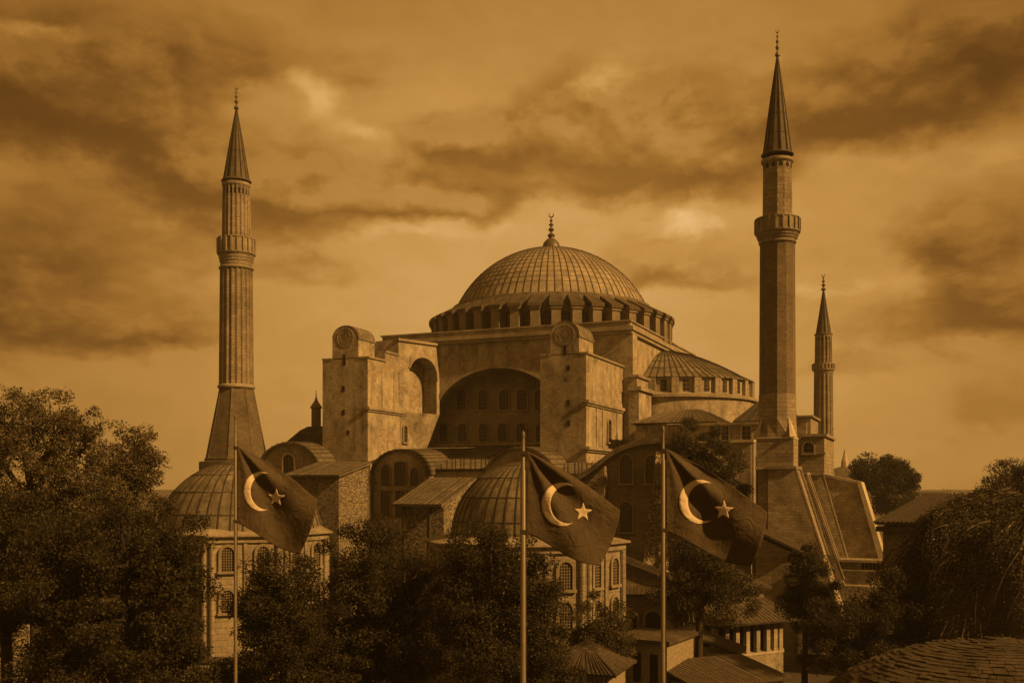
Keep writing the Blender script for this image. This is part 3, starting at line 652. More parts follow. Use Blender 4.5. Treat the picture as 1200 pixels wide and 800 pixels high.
v3 = -37.5; u30, u31 = U(790, v3), U(880, v3); z30 = Z(518, u31, v3)
b = MB(); b.box(u30, u31, v3, v2, 0, z30); b.box(u30, u31 + .35, v3 - .3, v2, z30, z30 + .3, 1)
part(b, 'aisle_wall', ['stone', 'coping'])
b = MB(); b.box(u31, u31 + .25, v3 + .3, V(887, u31 + .25), 8, z30 - .05); part(b, 'wall_pilaster', 'trim')
v4 = -29.0
b = MB(); ua, ub = U(926, v4), U(950, v4); b.box(ua, ub, v4, v4 + 8, 0, Z(489, ua, v4)); b.box(ua - .2, ub + .3, v4 - .3, v4 + 8, Z(489, ua, v4), Z(487, ua, v4), 1)
v5 = -36.0
ua, ub = U(925, v5), U(966, v5); zt5 = Z(512, ua, v5); b.box(ua, ub, v5, v4 + 4, 0, zt5); b.box(ua, ub + .3, v5 - .3, v4 + 4, zt5, zt5 + .3, 1)
b.box(ua, ub + .1, v5 - .1, v5 + 1, Z(532, ua, v5), Z(530, ua, v5), 1)
part(b, 'corner_block', ['stone', 'trim'])
uu = U(947.5, v5); window(mosque, uu, v5, Z(530.5, uu, v5), 1.1, 1.15, nx=2, nz=2, frame=True, fw=.12)
b = MB(); b.box(U(938, v5 + .9), U(945, v5 + .9), v5 + 1, v5 + 1.6, zt5, zt5 + 1.6); part(b, 'chimney', 'stone')

# sloping buttresses at the south-east corner
def wedge(pxl, pxr, ytop, pxr2, yb, v, dv, mats=('rough', 'trim'), ytr=None, cop=.5):
    uL = U(pxl, v); uT = U(pxr, v); zT = Z(ytop, uT, v); uB = U(pxr2, v); zb = Z(yb, uB, v)
    zTr = Z(ytr, uT, v) if ytr else zT
    k = (uB - uT) / (zTr - zb); uG = uT + k * zTr
    q = MB(); q.extr([(uL, 0), (uL, zT), (uT, zTr), (uG, 0)], v, v + dv, 0)
    q.bar((uT + .1, v + .2, zTr + .12), (uB + .1, v + .2, zb + .12), .42, .14, (1, 0, .4), 1)
    q.bar((uT + .1, v + dv - .2, zTr + .12), (uB + .1, v + dv - .2, zb + .12), .35, .14, (1, 0, .4), 1)
    q.bar((uL - .1, v + dv / 2, zT + .12), (uT + .2, v + dv / 2, zTr + .12), dv + .3, .28, (0, 0, 1), 1)
    return part(q, 'sloping_buttress', list(mats)), (uT, uB, zTr, zb)
MNX, MNY = gx(911, 104), 104.0
mu, mv = w2l(MNX, MNY)
wedge(900, 931, 549, 965, 655, mv - 2.1, 4.2)
wedge(940, 944, 556, 988, 680, mv + 5.0, 2.4)
wedge(948, 963, 556, 992, 655, mv + 8.0, 3.0)
_, (uT, uB, zT_, zb_) = wedge(958, 1006, 556, 1031, 656, mv + 8.5, 4.0, ytr=567)
q = MB(); q.hexa([(uT - .1, mv + 8.2, zT_ + .1), (uT + .3, mv + 8.2, zT_ + .2), (uT + .3, mv + 12.8, zT_ + .2), (uT - .1, mv + 12.8, zT_ + .1)] + [(uT, mv + 8.2, zT_ + .4)] * 0 +
                 [(uB - .1, mv + 8.2, zb_ + .1), (uB + .5, mv + 8.2, zb_ + .2), (uB + .5, mv + 12.8, zb_ + .2), (uB - .1, mv + 12.8, zb_ + .1)]); part(q, 'coping', 'coping')
b = MB(); b.box(U(888, mv - 1.6), U(902, mv - 1.6), mv - 1.6, mv + 3, 0, Z(549, U(888, mv - 1.6), mv - 1.6)); part(b, 'corner_wall', 'rough')
# low terrace wall with small openings at the foot of the buttresses
vt = mv + 5.5; b = MB(); ua, ub = U(985, vt), U(1040, vt); zt = Z(655, ua, vt); b.box(ua, ub, vt, vt + 6, 0, zt - 1.0); b.box(ua - .2, ub + .2, vt - .3, vt + 6.2, zt - .25, zt, 1); b.box(ua, ub, vt + .2, vt + 6, zt - 1, zt - .25)
b.box(ua - .1, ub + .1, vt - .2, vt + 6.1, zt - 1.2, zt - 1.0, 1); b.box(ua - 1, ub + 1.4, vt - 1.5, vt + 6, 0, zt - 2.6)
tw = part(b, 'terrace_wall', ['rough', 'trim'])
for k in range(6):
    q = MB(); x = U(1011 + k * 4.5, vt + .2); q.box(x - .13, x + .13, vt + .15, vt + .4, zt - .95, zt - .35); part(q, 'opening', 'hole', None, tw)

# south gallery between the towers
VG = -41.0
def vault(pxc, pxh, ycrest, yspring, v0, vback, ybase=None, wallmat='plaster', rise_back=0.0, thick=.3):
    uc = U(pxc, v0); r = U(pxc + pxh, v0) - uc; zc = Z(ycrest, uc, v0); zs = Z(yspring, uc, v0)
    q = MB(); n_ = 18; pts = [(uc - r * math.cos(PI * i / n_), zs + (zc - zs) * math.sin(PI * i / n_)) for i in range(n_ + 1)]
    q.extr([(uc - r, 0)] + pts + [(uc + r, 0)], v0, vback, 0)
    wl = part(q, 'gallery_wall', wallmat)
    q = MB()
    for (x0, z0), (x1, z1) in zip(pts, pts[1:]):
        def oo(x, z): return uc + (x - uc) * (1 + thick / r), zs + (z - zs) * (1 + thick / r) + .02
        a_, c_ = oo(x0, z0), oo(x1, z1)
        q.hexa([(x0, v0 - .35, z0), (x1, v0 - .35, z1), (x1, vback, z1 + rise_back), (x0, vback, z0 + rise_back), (a_[0], v0 - .35, a_[1]), (c_[0], v0 - .35, c_[1]), (c_[0], vback, c_[1] + rise_back), (a_[0], vback, a_[1] + rise_back)], 0)
        q.bar((a_[0], v0 - .35, a_[1]), (a_[0], vback, a_[1] + rise_back), .09, .12, (a_[0] - uc, 0, a_[1] - zs + .01), 1)
    part(q, 'vault_roof', ['roof', 'seam'], 25, wl)
    return wl, uc, r, zc, zs
wl, uc, r, zc, zs = vault(468, 31, 529, 557, VG, VA - 1, rise_back=.8)
# three-light window under the first vault
def arch_light(x, w, y0, y1, rise, v=VG, nx=3, nz=8):
    uu = U(x, v); z0, z1 = Z(y1, uu, v), Z(y0, uu, v); return window(mosque, uu, v, z0, w, z1 - z0, nx=nx, nz=nz, rise=rise, fw=.14, fd=.18, sill=False)
arch_light(469.5, 1.55, 541, 569, .2, nx=5, nz=9); arch_light(452.5, 1.2, 544, 569, 1.1, nx=4, nz=8); arch_light(486.5, 1.2, 548, 569, 1.0, nx=4, nz=8)
for x in (452.5, 469.5, 486.5): arch_light(x, 1.3, 575, 606, .05, nx=4, nz=9)
b = MB(); b.box(U(441, VG), U(495, VG), VG - .25, VG, Z(574, uc, VG), Z(571, uc, VG)); part(b, 'transom', 'frame')
vault(610, 42, 526, 565, VG + 1, VA - 1, rise_back=.5)
b = MB()                                           # slates between the vaults, in two slopes up to the great arch
u0_, u1_ = uL1, uR0 + .1
zq0, zq1, zq2 = Z(549, 0, VG + 2), Z(536, 0, VG + 9), Z(521, 0, VB - 2)
b.roof((U(490, VG + 2), VG + 2, zq0), (U(580, VG + 2), VG + 2, zq0), (U(580, VG + 8), VG + 8, zq1), (U(490, VG + 8), VG + 8, zq1), 16, jitter=.3)
b.roof((u0_, VG + 7, zq1 - .3), (u1_, VG + 7, zq1 - .3), (u1_, VB - 1, zq2), (u0_, VB - 1, zq2), 34, jitter=.3)
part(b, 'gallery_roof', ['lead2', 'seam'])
b = MB(); b.box(u0_, u1_, VG + 2.4, VG + 8, 0, zq0 - .3); b.box(u0_, u1_, VG + 7.4, VB - 1, 0, zq1 - .7); part(b, 'gallery_wall', 'plaster')
# in front of the left tower: stone annexe under a lean-to roof
VS = -49.0
sa, sb = U(340, VS), U(397, VS); sv = V(434, sb); ze1 = Z(556, sb, VS); zh = Z(541, sb, sv)
b = MB(); b.hexa([(sa, VS, 0), (sb, VS, 0), (sb, sv, 0), (sa, sv, 0), (sa, VS, ze1 - .25), (sb, VS, ze1 - .25), (sb, sv, zh - .25), (sa, sv, zh - .25)])
part(b, 'stone_annexe', 'rubble')
b = MB(); b.roof((sa - .6, VS - .6, ze1), (sb + .4, VS - .6, ze1), (sb + .4, sv, zh + .1), (sa - .6, sv, zh + .1), 11, th=.3, jitter=.3); part(b, 'annexe_roof', ['lead2', 'seam'])
# west bay: arched wall end left of the tower, hipped roof behind it
wl, *_ = vault(339, 36, 520, 556, -39.0, -18.0, rise_back=.5)
uu = U(338.5, -39); window(mosque, uu, -39.0, Z(557, uu, -39), 1.7, 2.75, nx=4, nz=7, fw=.22)
vw = -27.0; ua, ub = U(330, vw), U(380, vw); zA, zB_ = Z(522, ua, vw), Z(499, ub, vw)
b = MB(); b.extr([(ua - 4, 0), (ua - 4, zA - 1.5), (ua, zA), (U(352, vw), Z(503, ub, vw)), (U(361, vw), zB_), (ub + 6, zB_), (ub + 6, 0)], vw, vw + 16, 0)
part(b, 'west_vault', ['roof'])
b = MB(); ut, vtt = U(370.5, vw + 5), vw + 5; zt = Z(499, ut, vtt); b.lathe([(.72, zt - 2), (.72, zt + 2.6), (.9, zt + 2.65), (.85, zt + 2.9), (.3, zt + 3.7), (.12, zt + 4.2), (.06, zt + 5.3), (0, zt + 5.35)], 8, ut, vtt)
part(b, 'lantern_turret', 'stone')

# swelling arched wall right of the right tower, with its battered pier
VR = -46.0
uc = U(768, VR); zc = Z(513, uc, VR); zs = Z(563, uc, VR)
curve = []
for px, py in ((652, 566), (668, 562), (680, 556), (692, 549), (702, 541), (712, 533), (722, 526), (732, 521), (744, 517), (758, 514), (772, 513), (790, 515), (806, 520), (822, 528), (836, 539), (848, 552)):
    x = U(px, VR); curve.append((x, Z(py, x, VR)))
b = MB(); b.extr([(curve[0][0], 0)] + [(x, z - .3) for x, z in curve] + [(curve[-1][0], 0)], VR, VR + 9)
gw = part(b, 'gable_wall', 'brick')
b = MB()
for (x0, z0), (x1, z1) in zip(curve, curve[1:]):
    b.hexa([(x0, VR - .45, z0 - .3), (x1, VR - .45, z1 - .3), (x1, VR + 9.5, z1 - .3), (x0, VR + 9.5, z0 - .3), (x0, VR - .45, z0 + .05), (x1, VR - .45, z1 + .05), (x1, VR + 9.5, z1 + .05), (x0, VR + 9.5, z0 + .05)], 0)
    b.bar((x0, VR - .6, z0 - .45), (x1, VR - .6, z1 - .45), .3, .28, (0, 0, 1), 0)
for (x0, z0) in curve[::2]: b.bar((x0, VR - .4, z0 + .1), (x0, VR + 9.4, z0 + .1), .1, .1, (0, 0, 1), 1)
part(b, 'gable_roof', ['lead2', 'seam'], 30, gw)
for (y0, y1) in ((533, 566), (588, 623)):
    uu = U(734, VR); window(mosque, uu, VR, Z(y1, uu, VR), 1.35, Z(y0, uu, VR) - Z(y1, uu, VR), nx=5, nz=11, fw=.16, fd=.14)
uu = U(764, VR); window(mosque, uu, VR, Z(566, uu, VR), 1.35, Z(533, uu, VR) - Z(566, uu, VR), nx=5, nz=11, fw=.16, fd=.14)
b = MB(); xl, xr = U(757, VR - 3), U(783, VR); zt = Z(529, xl, VR)
b.add([(xl - 1.3, VR, 0), (xl - .9, VR - 4.6, 0), (xr + .8, VR, 0), (xl + .2, VR, zt), (xl + .7, VR - 1.4, zt), (xr, VR, zt)], [(0, 1, 4, 3), (1, 2, 5, 4), (3, 4, 5), (0, 2, 1), (0, 3, 5, 2)])
part(b, 'battered_pier', 'sunlit_rubble')
b = MB(); x0, x1 = U(683, VR - 1), U(709, VR - 1)
b.hexa([(x0, VR - 1.2, 0), (x1, VR - 1.2, 0), (x1, VR, 0), (x0, VR, 0), (x0, VR - 1.2, Z(572, x0, VR)), (x1, VR - 1.2, Z(546, x1, VR)), (x1, VR, Z(546, x1, VR)), (x0, VR, Z(572, x0, VR))]); part(b, 'rubble_buttress', 'rubble')
# roof between that wall and the tower
b = MB(); b.roof((U(615, VR + 2), VR + 2, Z(560, 8, VR + 2)), (U(700, VR + 2), VR + 2, Z(560, 8, VR + 2)), (U(700, VT), VT - .02, Z(542, 14, VT)), (U(615, VT), VT - .02, Z(542, 14, VT)), 16, jitter=.3); part(b, 'gallery_roof', ['lead2', 'seam'])
b = MB(); b.box(U(615, VR + 2.4), U(700, VR + 2.4), VR + 2.4, VT, 0, Z(562, 8, VR + 2.4)); part(b, 'gallery_wall', 'plaster')
# shed with a sloping roof in front of the gallery
VC = -58.0
ca, cb = U(476, VC), U(520, VC); cv = V(556, cb); z1, z2_ = Z(590, ca, VC), Z(559, cb, cv)
b = MB(); b.hexa([(ca, VC, 0), (cb, VC, 0), (cb, cv, 0), (ca, cv, 0), (ca, VC, z1 - .3), (cb, VC, z1 - .3), (cb, cv, z2_ - .3), (ca, cv, z2_ - .3)])
part(b, 'porch_wall', 'rubble')
b = MB(); b.roof((ca - 1.0, VC - 1.1, z1), (cb + .25, VC - 1.1, z1), (cb + .25, cv, z2_), (ca - 1.0, cv, z2_), 13, th=.3, jitter=.3); part(b, 'porch_roof', ['lead2', 'seam'])
for px in (473, 502.5):
    q = MB(); x = U(px, VC - .8); q.box(x - .17, x + .17, VC - .95, VC - .6, 0, z1 - .3); part(q, 'porch_post', 'wood')

# ------------------------------------------------------------------ minarets
def minaret(px, Y, spec, label, mats, sides, flute, squareness=None):
    k = Y / F
    t = thing('minaret', label, 'minaret', (gx(px, Y), Y, 0), 0, 'minarets')
    def zz(y): return EYE + (HOR - y) * k
    s = spec; off = PI / sides if sides < 13 else 0
    off = -PI / 2 if s.get('corner') else off
    # lower shaft
    q = MB(); y0, y1, r0, r1 = s['shaft']; q.lathe([(r1 * k, zz(y1)), (r0 * k, zz(y0))], sides, off=off)
    if flute:
        for i in range(sides):
            a = 2 * PI * i / sides + off; c, sn = math.cos(a), math.sin(a)
            q.tube([(c * r1 * k, sn * r1 * k, zz(y1)), (c * r0 * k, sn * r0 * k, zz(y0))], .15 * Y / 142, 5)
    for (y, r, h) in s['rings']: q.lathe([((r - 1.6) * k, zz(y + h)), (r * k, zz(y + h * .7)), (r * k, zz(y + h * .3)), ((r - 1.6) * k, zz(y))], 32, mi=1)
    q.build('shaft', [mats[0], mats[2]], t, smooth=None if sides < 13 else None)
    q = MB(); y0, y1, r0, r1 = s['upper']; q.lathe([(r1 * k, zz(y1)), (r0 * k, zz(y0))], sides, off=off)
    if flute:
        for i in range(sides):
            a = 2 * PI * i / sides + off; c, sn = math.cos(a), math.sin(a); q.tube([(c * r1 * k, sn * r1 * k, zz(y1)), (c * r0 * k, sn * r0 * k, zz(y0))], .13 * Y / 142, 5)
    rt = s['coner']; q.lathe([((r0) * k, zz(y0 + 3)), ((rt + .2) * k, zz(y0 + 1)), ((rt + .6) * k, zz(y0 - 1.5)), ((rt) * k, zz(y0 - 2.2))], 32, mi=1)
    na_ = sides
    for i in range(na_):                            # blind arcade under the eave
        a = 2 * PI * (i + .5) / na_ + off; rr = r0 * k * math.cos(PI / sides) + .01; w_ = 2 * PI * r0 * k / na_ * .5
        cs, sn = math.cos(a), math.sin(a); z0 = zz(y0 + s['arc'][1]); z1 = zz(y0 + s['arc'][0])
        def L(x, z, d=0): return (cs * (rr + d) - sn * x, sn * (rr + d) + cs * x, z)
        pp = [(-w_ / 2, z0), (w_ / 2, z0), (w_ / 2, z0 + (z1 - z0) * .6), (0, z1), (-w_ / 2, z0 + (z1 - z0) * .6)]
        q.add([L(x, z, .03) for x, z in pp] + [L(x, z, -.05) for x, z in pp], [(0, 1, 2, 3, 4)] + [(j, (j + 1) % 5, 5 + (j + 1) % 5, 5 + j) for j in range(5)], 2)
    q.build('upper_shaft', [mats[1], mats[2], 'hole'], t)
    # balcony: stalactite corbel, parapet of panels
    q = MB(); yt, ym, yb, rp, rb = s['balcony']; nt_ = 4
    pr = [(rb * k, zz(yb))]
    for i in range(nt_):
        f0 = (i + .55) / nt_; f1 = (i + 1) / nt_
        rr = (rb + (rp - 1 - rb) * f1) * k; pr += [(rr, zz(yb + (ym - yb) * f0)), (rr, zz(yb + (ym - yb) * f1))]
    pr += [((rp + .5) * k, zz(ym)), ((rp + .5) * k, zz(ym - 1.5)), ((rp - .6) * k, zz(ym - 1.5)), ((rp - .6) * k, zz(yt + 1.2)), ((rp + .3) * k, zz(yt + 1.2)), ((rp + .3) * k, zz(yt)), ((rp - 1.6) * k, zz(yt)), ((rp - 1.6) * k, zz(ym - 1)), (rb * k * .8, zz(ym - 1))]
    q.lathe(pr, 32)
    for tier in range(3):
        f0, f1 = tier / 4 + .05, tier / 4 + .3
        for i in range(24):
            a = 2 * PI * (i + .5 * (tier % 2)) / 24; r_ = (rb + (rp - 1 - rb) * (tier + 1.2) / 4) * k; w_ = r_ * .12
            c, sn = math.cos(a), math.sin(a); z0, z1 = zz(yb + (ym - yb) * f0), zz(yb + (ym - yb) * (f1 + .12))
            q.hexa([(c * (r_ - .5) + sn * w_ * s1_, sn * (r_ - .5) - c * w_ * s1_, z0) for s1_ in (-.4, .4)] + [(c * (r_ - .3) + sn * w_ * s1_, sn * (r_ - .3) - c * w_ * s1_, z0) for s1_ in (.4, -.4)] +
                   [(c * (r_ - .5) + sn * w_ * s1_, sn * (r_ - .5) - c * w_ * s1_, z1) for s1_ in (-1, 1)] + [(c * (r_ + .12) + sn * w_ * s1_, sn * (r_ + .12) - c * w_ * s1_, z1) for s1_ in (1, -1)])
    bal = q.build('balcony', mats[2], t)
    q = MB()
    for i in range(20):
        a = 2 * PI * i / 20; c, sn = math.cos(a), math.sin(a); r_ = (rp - .1) * k
        q.bar((c * r_, sn * r_, zz(ym - 1.2)), (c * r_, sn * r_, zz(yt + .8)), .16 * Y / 120, .22 * Y / 120, (c, sn, 0))
    q.build('railing_post', mats[2], bal)
    # spire
    q = MB(); yc0, yc1, rc = s['cone']; npnl = s.get('cone_n', 14)
    q.lathe([(rc * k, zz(yc1)), (rc * .93 * k, zz(yc1 - 4)), (rc * .5 * k, zz(yc1 + (yc0 - yc1) * .52)), (.7 * k, zz(yc0)), (0, zz(yc0))], npnl)
    for i in range(npnl):
        a = 2 * PI * i / npnl; c, sn = math.cos(a), math.sin(a)
        q.tube([(c * rc * k, sn * rc * k, zz(yc1)), (c * rc * .93 * k, sn * rc * .93 * k, zz(yc1 - 4)), (c * rc * .5 * k, sn * rc * .5 * k, zz(yc1 + (yc0 - yc1) * .52)), (c * .7 * k, sn * .7 * k, zz(yc0))], [.09, .09, .07, .03], 5, 1)
    for f_ in (.2, .4, .6, .8):
        rr = rc * (.93 - .43 * f_ / .52 if f_ < .52 else .5 * (1 - (f_ - .52) / .48)) * k; z_ = zz(yc1 + (yc0 - yc1) * f_); q.lathe([(rr + .04, z_ - .05), (rr + .04, z_ + .05)], npnl, mi=1)
    q.lathe([((rc - .5) * k, zz(yc1 + 1.5)), ((rc + 1.8) * k, zz(yc1 + .5)), ((rc + 1.8) * k, zz(yc1 - .6)), ((rc - 1) * k, zz(yc1 - 2))], 28, mi=0)
    sp = q.build('spire', ['spire', 'seam'], t)
    q = MB(); yf = s['finial']; hgt = zz(yf) - zz(yc0 + 1); q.lathe(finial_profile(zz(yc0 + 1), hgt * 1.02, 3.0 * k), 10); crescent_mb(q, 0, 0, zz(yf) - hgt * .12, 2.1 * k, .05)
    q.build('finial', 'gilt', sp, smooth=40)
    return t, zz, k
t, zz, k = minaret(277, 142, dict(shaft=(315, 453, 17.6, 18.8), upper=(218, 290, 14.6, 15.6), rings=[(313, 20, 4), (451, 21.5, 5)], balcony=(280, 299, 313, 21.5, 17.5), cone=(127, 213, 15.5), coner=16.2,
            finial=100, arc=(3, 12)), 'tall pale fluted minaret on the far left with flared pyramid foot', ('stone', 'stone', 'trim'), 20, True)
q = MB(); q.lathe([(44 * k, 0), (44 * k, zz(541)), (36.5 * k, zz(540)), (36 * k, zz(537)), (20 * k, zz(456)), (19 * k, zz(454))], 8, off=-PI / 2); q.build('base', 'basebrick', t)
q = MB(); q.lathe([(36.5 * k, zz(540)), (37.5 * k, zz(539)), (37.5 * k, zz(537)), (35 * k, zz(536))], 8, off=-PI / 2)
for i in range(8):
    a = 2 * PI * i / 8 - PI / 2; c, sn = math.cos(a), math.sin(a); q.tube([(c * 36 * k, sn * 36 * k, zz(537)), (c * 20 * k, sn * 20 * k, zz(456))], .05, 6)
q.build('base_moulding', 'basebrick', t)
t, zz, k = minaret(911, 104, dict(shaft=(285, 463, 20.0, 20.8), upper=(190, 262, 16.3, 17.0), rings=[(283, 21.5, 4)], balcony=(257, 274, 286, 25.6, 20), cone=(65, 182, 17.0), coner=18.4, cone_n=12,
            finial=33, arc=(3, 9)), 'tallest minaret, dark brown brick shaft rising beside the sloping buttresses', ('darkbrick', 'stone', 'trim'), 12, False)
q = MB(); hs = 1.82
octp = [(20.6 * k * math.cos(2 * PI * i / 12 + PI / 12), 20.6 * k * math.sin(2 * PI * i / 12 + PI / 12)) for i in range(12)]
q.lathe([(21.3 * k, zz(495)), (21.3 * k, zz(463)), (20 * k, zz(462))], 12, off=PI / 12)
# stone foot: twelve sides flaring to a square plinth, set square with the mosque
n0 = len(q.v); sq = []
for i in range(12):
    a = 2 * PI * i / 12 + PI / 12 + TH
    c, s_ = math.cos(a), math.sin(a); m_ = max(abs(c), abs(s_)); sq.append((hs * c / m_, hs * s_ / m_))
rot = lambda x, y: (x * math.cos(-TH) - y * math.sin(-TH), x * math.sin(-TH) + y * math.cos(-TH))
top = [(21.3 * k * math.cos(2 * PI * i / 12 + PI / 12), 21.3 * k * math.sin(2 * PI * i / 12 + PI / 12), zz(492)) for i in range(12)]
bot = [(*rot(*p), zz(513)) for p in sq]
q.add(top + bot, [(i, (i + 1) % 12, 12 + (i + 1) % 12, 12 + i) for i in range(12)])
q.build('foot', 'stone', t)
hq = [rot(x, y) for x, y in ((-hs, -hs), (hs, -hs), (hs, hs), (-hs, hs))]
q = MB(); q.prism(hq, zz(547), zz(513)); q.prism([(x * 1.05, y * 1.05) for x, y in hq], zz(550), zz(546.5), 1); q.prism([(x * 1.03, y * 1.03) for x, y in hq], zz(514.5), zz(512.5), 1); q.build('plinth', ['stone', 'coping'], t)
for i in (0, 1, 2, 3):
    q = MB(); x, y = hq[i]; aa = math.atan2(y, x); x2, y2 = 20.5 * k * math.cos(aa), 20.5 * k * math.sin(aa); w_ = .45
    px_, py_ = -math.sin(aa) * w_, math.cos(aa) * w_
    q.add([(x - px_, y - py_, zz(513)), (x + px_, y + py_, zz(513)), (x2, y2, zz(488)), (x * 1.02, y * 1.02, zz(511))], [(0, 3, 2), (3, 1, 2), (0, 1, 3)])
    q.build('corner_spur', 'coping', t)
t, zz, k = minaret(965, 185, dict(shaft=(438, 556, 9.6, 10.6), upper=(393, 432, 8.6, 9.0), rings=[(552, 12, 4)], balcony=(426, 434, 440, 12.3, 9.6), cone=(339, 392, 8.6), coner=9.3, cone_n=12,
            finial=320, arc=(2, 6)), 'small distant pale minaret furthest to the right', ('stone', 'stone', 'trim'), 14, True)
q = MB(); q.lathe([(13 * k, 0), (13 * k, zz(556)), (11 * k, zz(554))], 8); q.build('base', 'stone', t)

# ------------------------------------------------------------------ domed tombs
def tomb(px, Y, Rm, yeave, yapex, domer, doff, rot0, label, winrows):
    t = thing('domed_tomb', label, 'tomb', (gx(px, Y), Y, 0), 0, 'octagonal domed tombs')
    k = Y / F; ze = EYE + (HOR - yeave) * k; za = EYE + (HOR - yapex) * k
    q = MB(); q.lathe([(Rm, 0), (Rm, ze - .5)], 8, off=rot0); w = q.build('wall', 'tomb', t)
    q = MB(); q.lathe([(Rm, ze - .9), (Rm + .25, ze - .7), (Rm + .25, ze - .35), (Rm + .65, ze - .15), (Rm + .65, ze), (domer + .1, ze + .55)], 8, off=rot0); q.build('eave', 'trim', t)
    pr = cap_profile(domer, ze + .2, za - ze - .2, 14)
    q = MB(); ribbed_dome(q, 0, 0, pr, 44, 0, 1, w=.10, h=.06, rings=[pr[i] for i in (2, 5, 8, 11)], seg=72); q.build('dome', ['lead2', 'seam'], t, smooth=30)
    for i in range(8):
        a = rot0 + 2 * PI * i / 8
        if math.sin(a) > .75: continue
        c, s_ = math.cos(a), math.sin(a)
        q = MB()
        for da in (-.35, .35):
            ac = a + da * .12; q.tube([((Rm + .0) * math.cos(ac), (Rm + .0) * math.sin(ac), 0), ((Rm + .0) * math.cos(ac), (Rm + .0) * math.sin(ac), ze - .8)], .22, 8)
        q.build('pilaster', 'tomb', t)
        am = a + PI / 8; ap = Rm * math.cos(PI / 8); side = Rm * math.sin(PI / 8)
        if math.sin(am) > .35: continue
        q = MB(); cx_, cy_ = ap * math.cos(am), ap * math.sin(am)
        q.box(-.16, .16, -.14, .1, 0, ze - .8); q.build('pilaster', 'tomb', t, (cx_, cy_, 0), am + PI / 2)
        for sgn in (-1, 1):
            for (y0, y1) in winrows:
                z0, z1 = EYE + (HOR - y1) * k * .93, EYE + (HOR - y0) * k * .93
                x = cx_ - math.sin(am) * side * .48 * sgn; y = cy_ + math.cos(am) * side * .48 * sgn
                window(t, x, y, z0, 1.08, z1 - z0, am + PI / 2, nx=5, nz=9, fw=.26, fd=.2)
    return t
tomb(282, 100, 8.5, 622, 540, 7.9, 0, R(-94.5), 'domed octagonal tomb on the left below the fluted minaret', [(640, 668), (690, 716)])
tomb(616, 88.5, 8.4, 632, 541, 6.4, 0, R(-56), 'octagonal tomb with lead dome behind the middle flag', [(657, 689), (704, 736)])

# ------------------------------------------------------------------ small buildings at lower right
def house(name, label, cat, px0, px1, yE, Y, dep, ridge, rz, wall='plaster', roofm='tile', over=.5, n=12, group=None):
    t = thing(name, label, cat, (gx((px0 + px1) / 2, Y), Y, 0), rz)
    w = (px1 - px0) / F * Y / max(.2, math.cos(rz)); ze = gz(yE, Y); zr_ = ze + ridge
    q = MB(); q.box(-w / 2, w / 2, 0, dep, 0, ze - .2); q.build('wall', wall, t)
    q = MB(); x0, x1, y0, y1 = -w / 2 - over, w / 2 + over, -over, dep + over; h = min((x1 - x0), (y1 - y0)) / 2 * .98
    if (x1 - x0) >= (y1 - y0): r0, r1 = (x0 + h, (y0 + y1) / 2), (x1 - h, (y0 + y1) / 2)
    else: r0, r1 = ((x0 + x1) / 2, y0 + h), ((x0 + x1) / 2, y1 - h)
    A_, B_, C_, D_ = (x0, y0, ze), (x1, y0, ze), (x1, y1, ze), (x0, y1, ze); E_, G_ = (*r0, zr_), (*r1, zr_)
    if (x1 - x0) >= (y1 - y0):
        q.roof(A_, B_, G_, E_, n, ms=1); q.roof(C_, D_, E_, G_, n, ms=1); q.roof(B_, C_, G_, tuple(Vector(G_) + Vector((0, .01, 0))), n // 2, ms=1); q.roof(D_, A_, E_, tuple(Vector(E_) + Vector((0, .01, 0))), n // 2, ms=1)
    else:
        q.roof(A_, B_, tuple(Vector(E_) + Vector((.01, 0, 0))), E_, n // 2, ms=1); q.roof(B_, C_, G_, E_, n, ms=1); q.roof(C_, D_, tuple(Vector(G_) + Vector((.01, 0, 0))), G_, n // 2, ms=1); q.roof(D_, A_, E_, G_, n, ms=1)
    q.build('roof', [roofm, roofm], t)
    return t, w, ze
# annexe with two blind arches beside the middle tomb
t = thing('annexe', 'low annexe with lean-to roof and two arches beside the middle tomb', 'building', (gx(752, 90), 90, 0), R(-12))
za_, zb2 = gz(692, 90), gz(652, 92)
q = MB(); q.extr([(-2.4, 0), (-2.4, zb2 - .25), (3.6, za_ + .35), (3.6, 0)], 0, 5); q.build('wall', 'brick', t)
q = MB(); q.roof((4.0, -.35, za_ + .45), (4.0, 5.2, za_ + .45), (-2.4, 5.2, zb2), (-2.4, -.35, zb2), 14, ms=0, bh=.05)
q.roof((-2.4, -.95, za_ - .2), (4.0, -.95, za_ - .2), (4.0, -.02, za_ + .35), (-2.4, -.02, za_ + .35), 18, ms=0, bh=.05, th=.12); q.build('roof', 'tile', t)
for x in (-1.1, 1.0): window(t, x, 0, 1.5, 1.35, 3.6, nx=1, nz=1, fw=.25, fd=.2)
# kiosk with hipped roof at the bottom edge
t, w, ze = house('kiosk', 'small hip roofed kiosk at the bottom edge in front of the middle tomb', 'kiosk', 640, 712, 786, 62, 4.2, 1.5, R(-20), wall='plank', over=.6, n=36)
q = MB()
for i in range(14): x = -w / 2 + w * (i + .5) / 14; q.box(x - .03, x + .03, -.05, .01, 0, ze - .3)
q.build('boarding', 'wood', t)
# plank fenced shed
t = thing('shed', 'low flat shed with vertical plank walls and dark openings beside the third flagpole', 'shed', (gx(745, 68), 68, 0), R(-30))
z1 = gz(752, 68); q = MB(); q.box(-1.6, 2.2, 0, 5, 0, z1); q.build('wall', 'plank', t)
q = MB(); q.box(-1.9, 2.5, -.35, 5.2, z1, z1 + .25); q.build('roof', 'tile', t)
for x in (-1.0, .1, 1.3):
    q = MB(); q.box(x - .28, x + .28, -.04, .1, z1 - 2.6, z1 - .7); q.build('opening', 'hole', t)
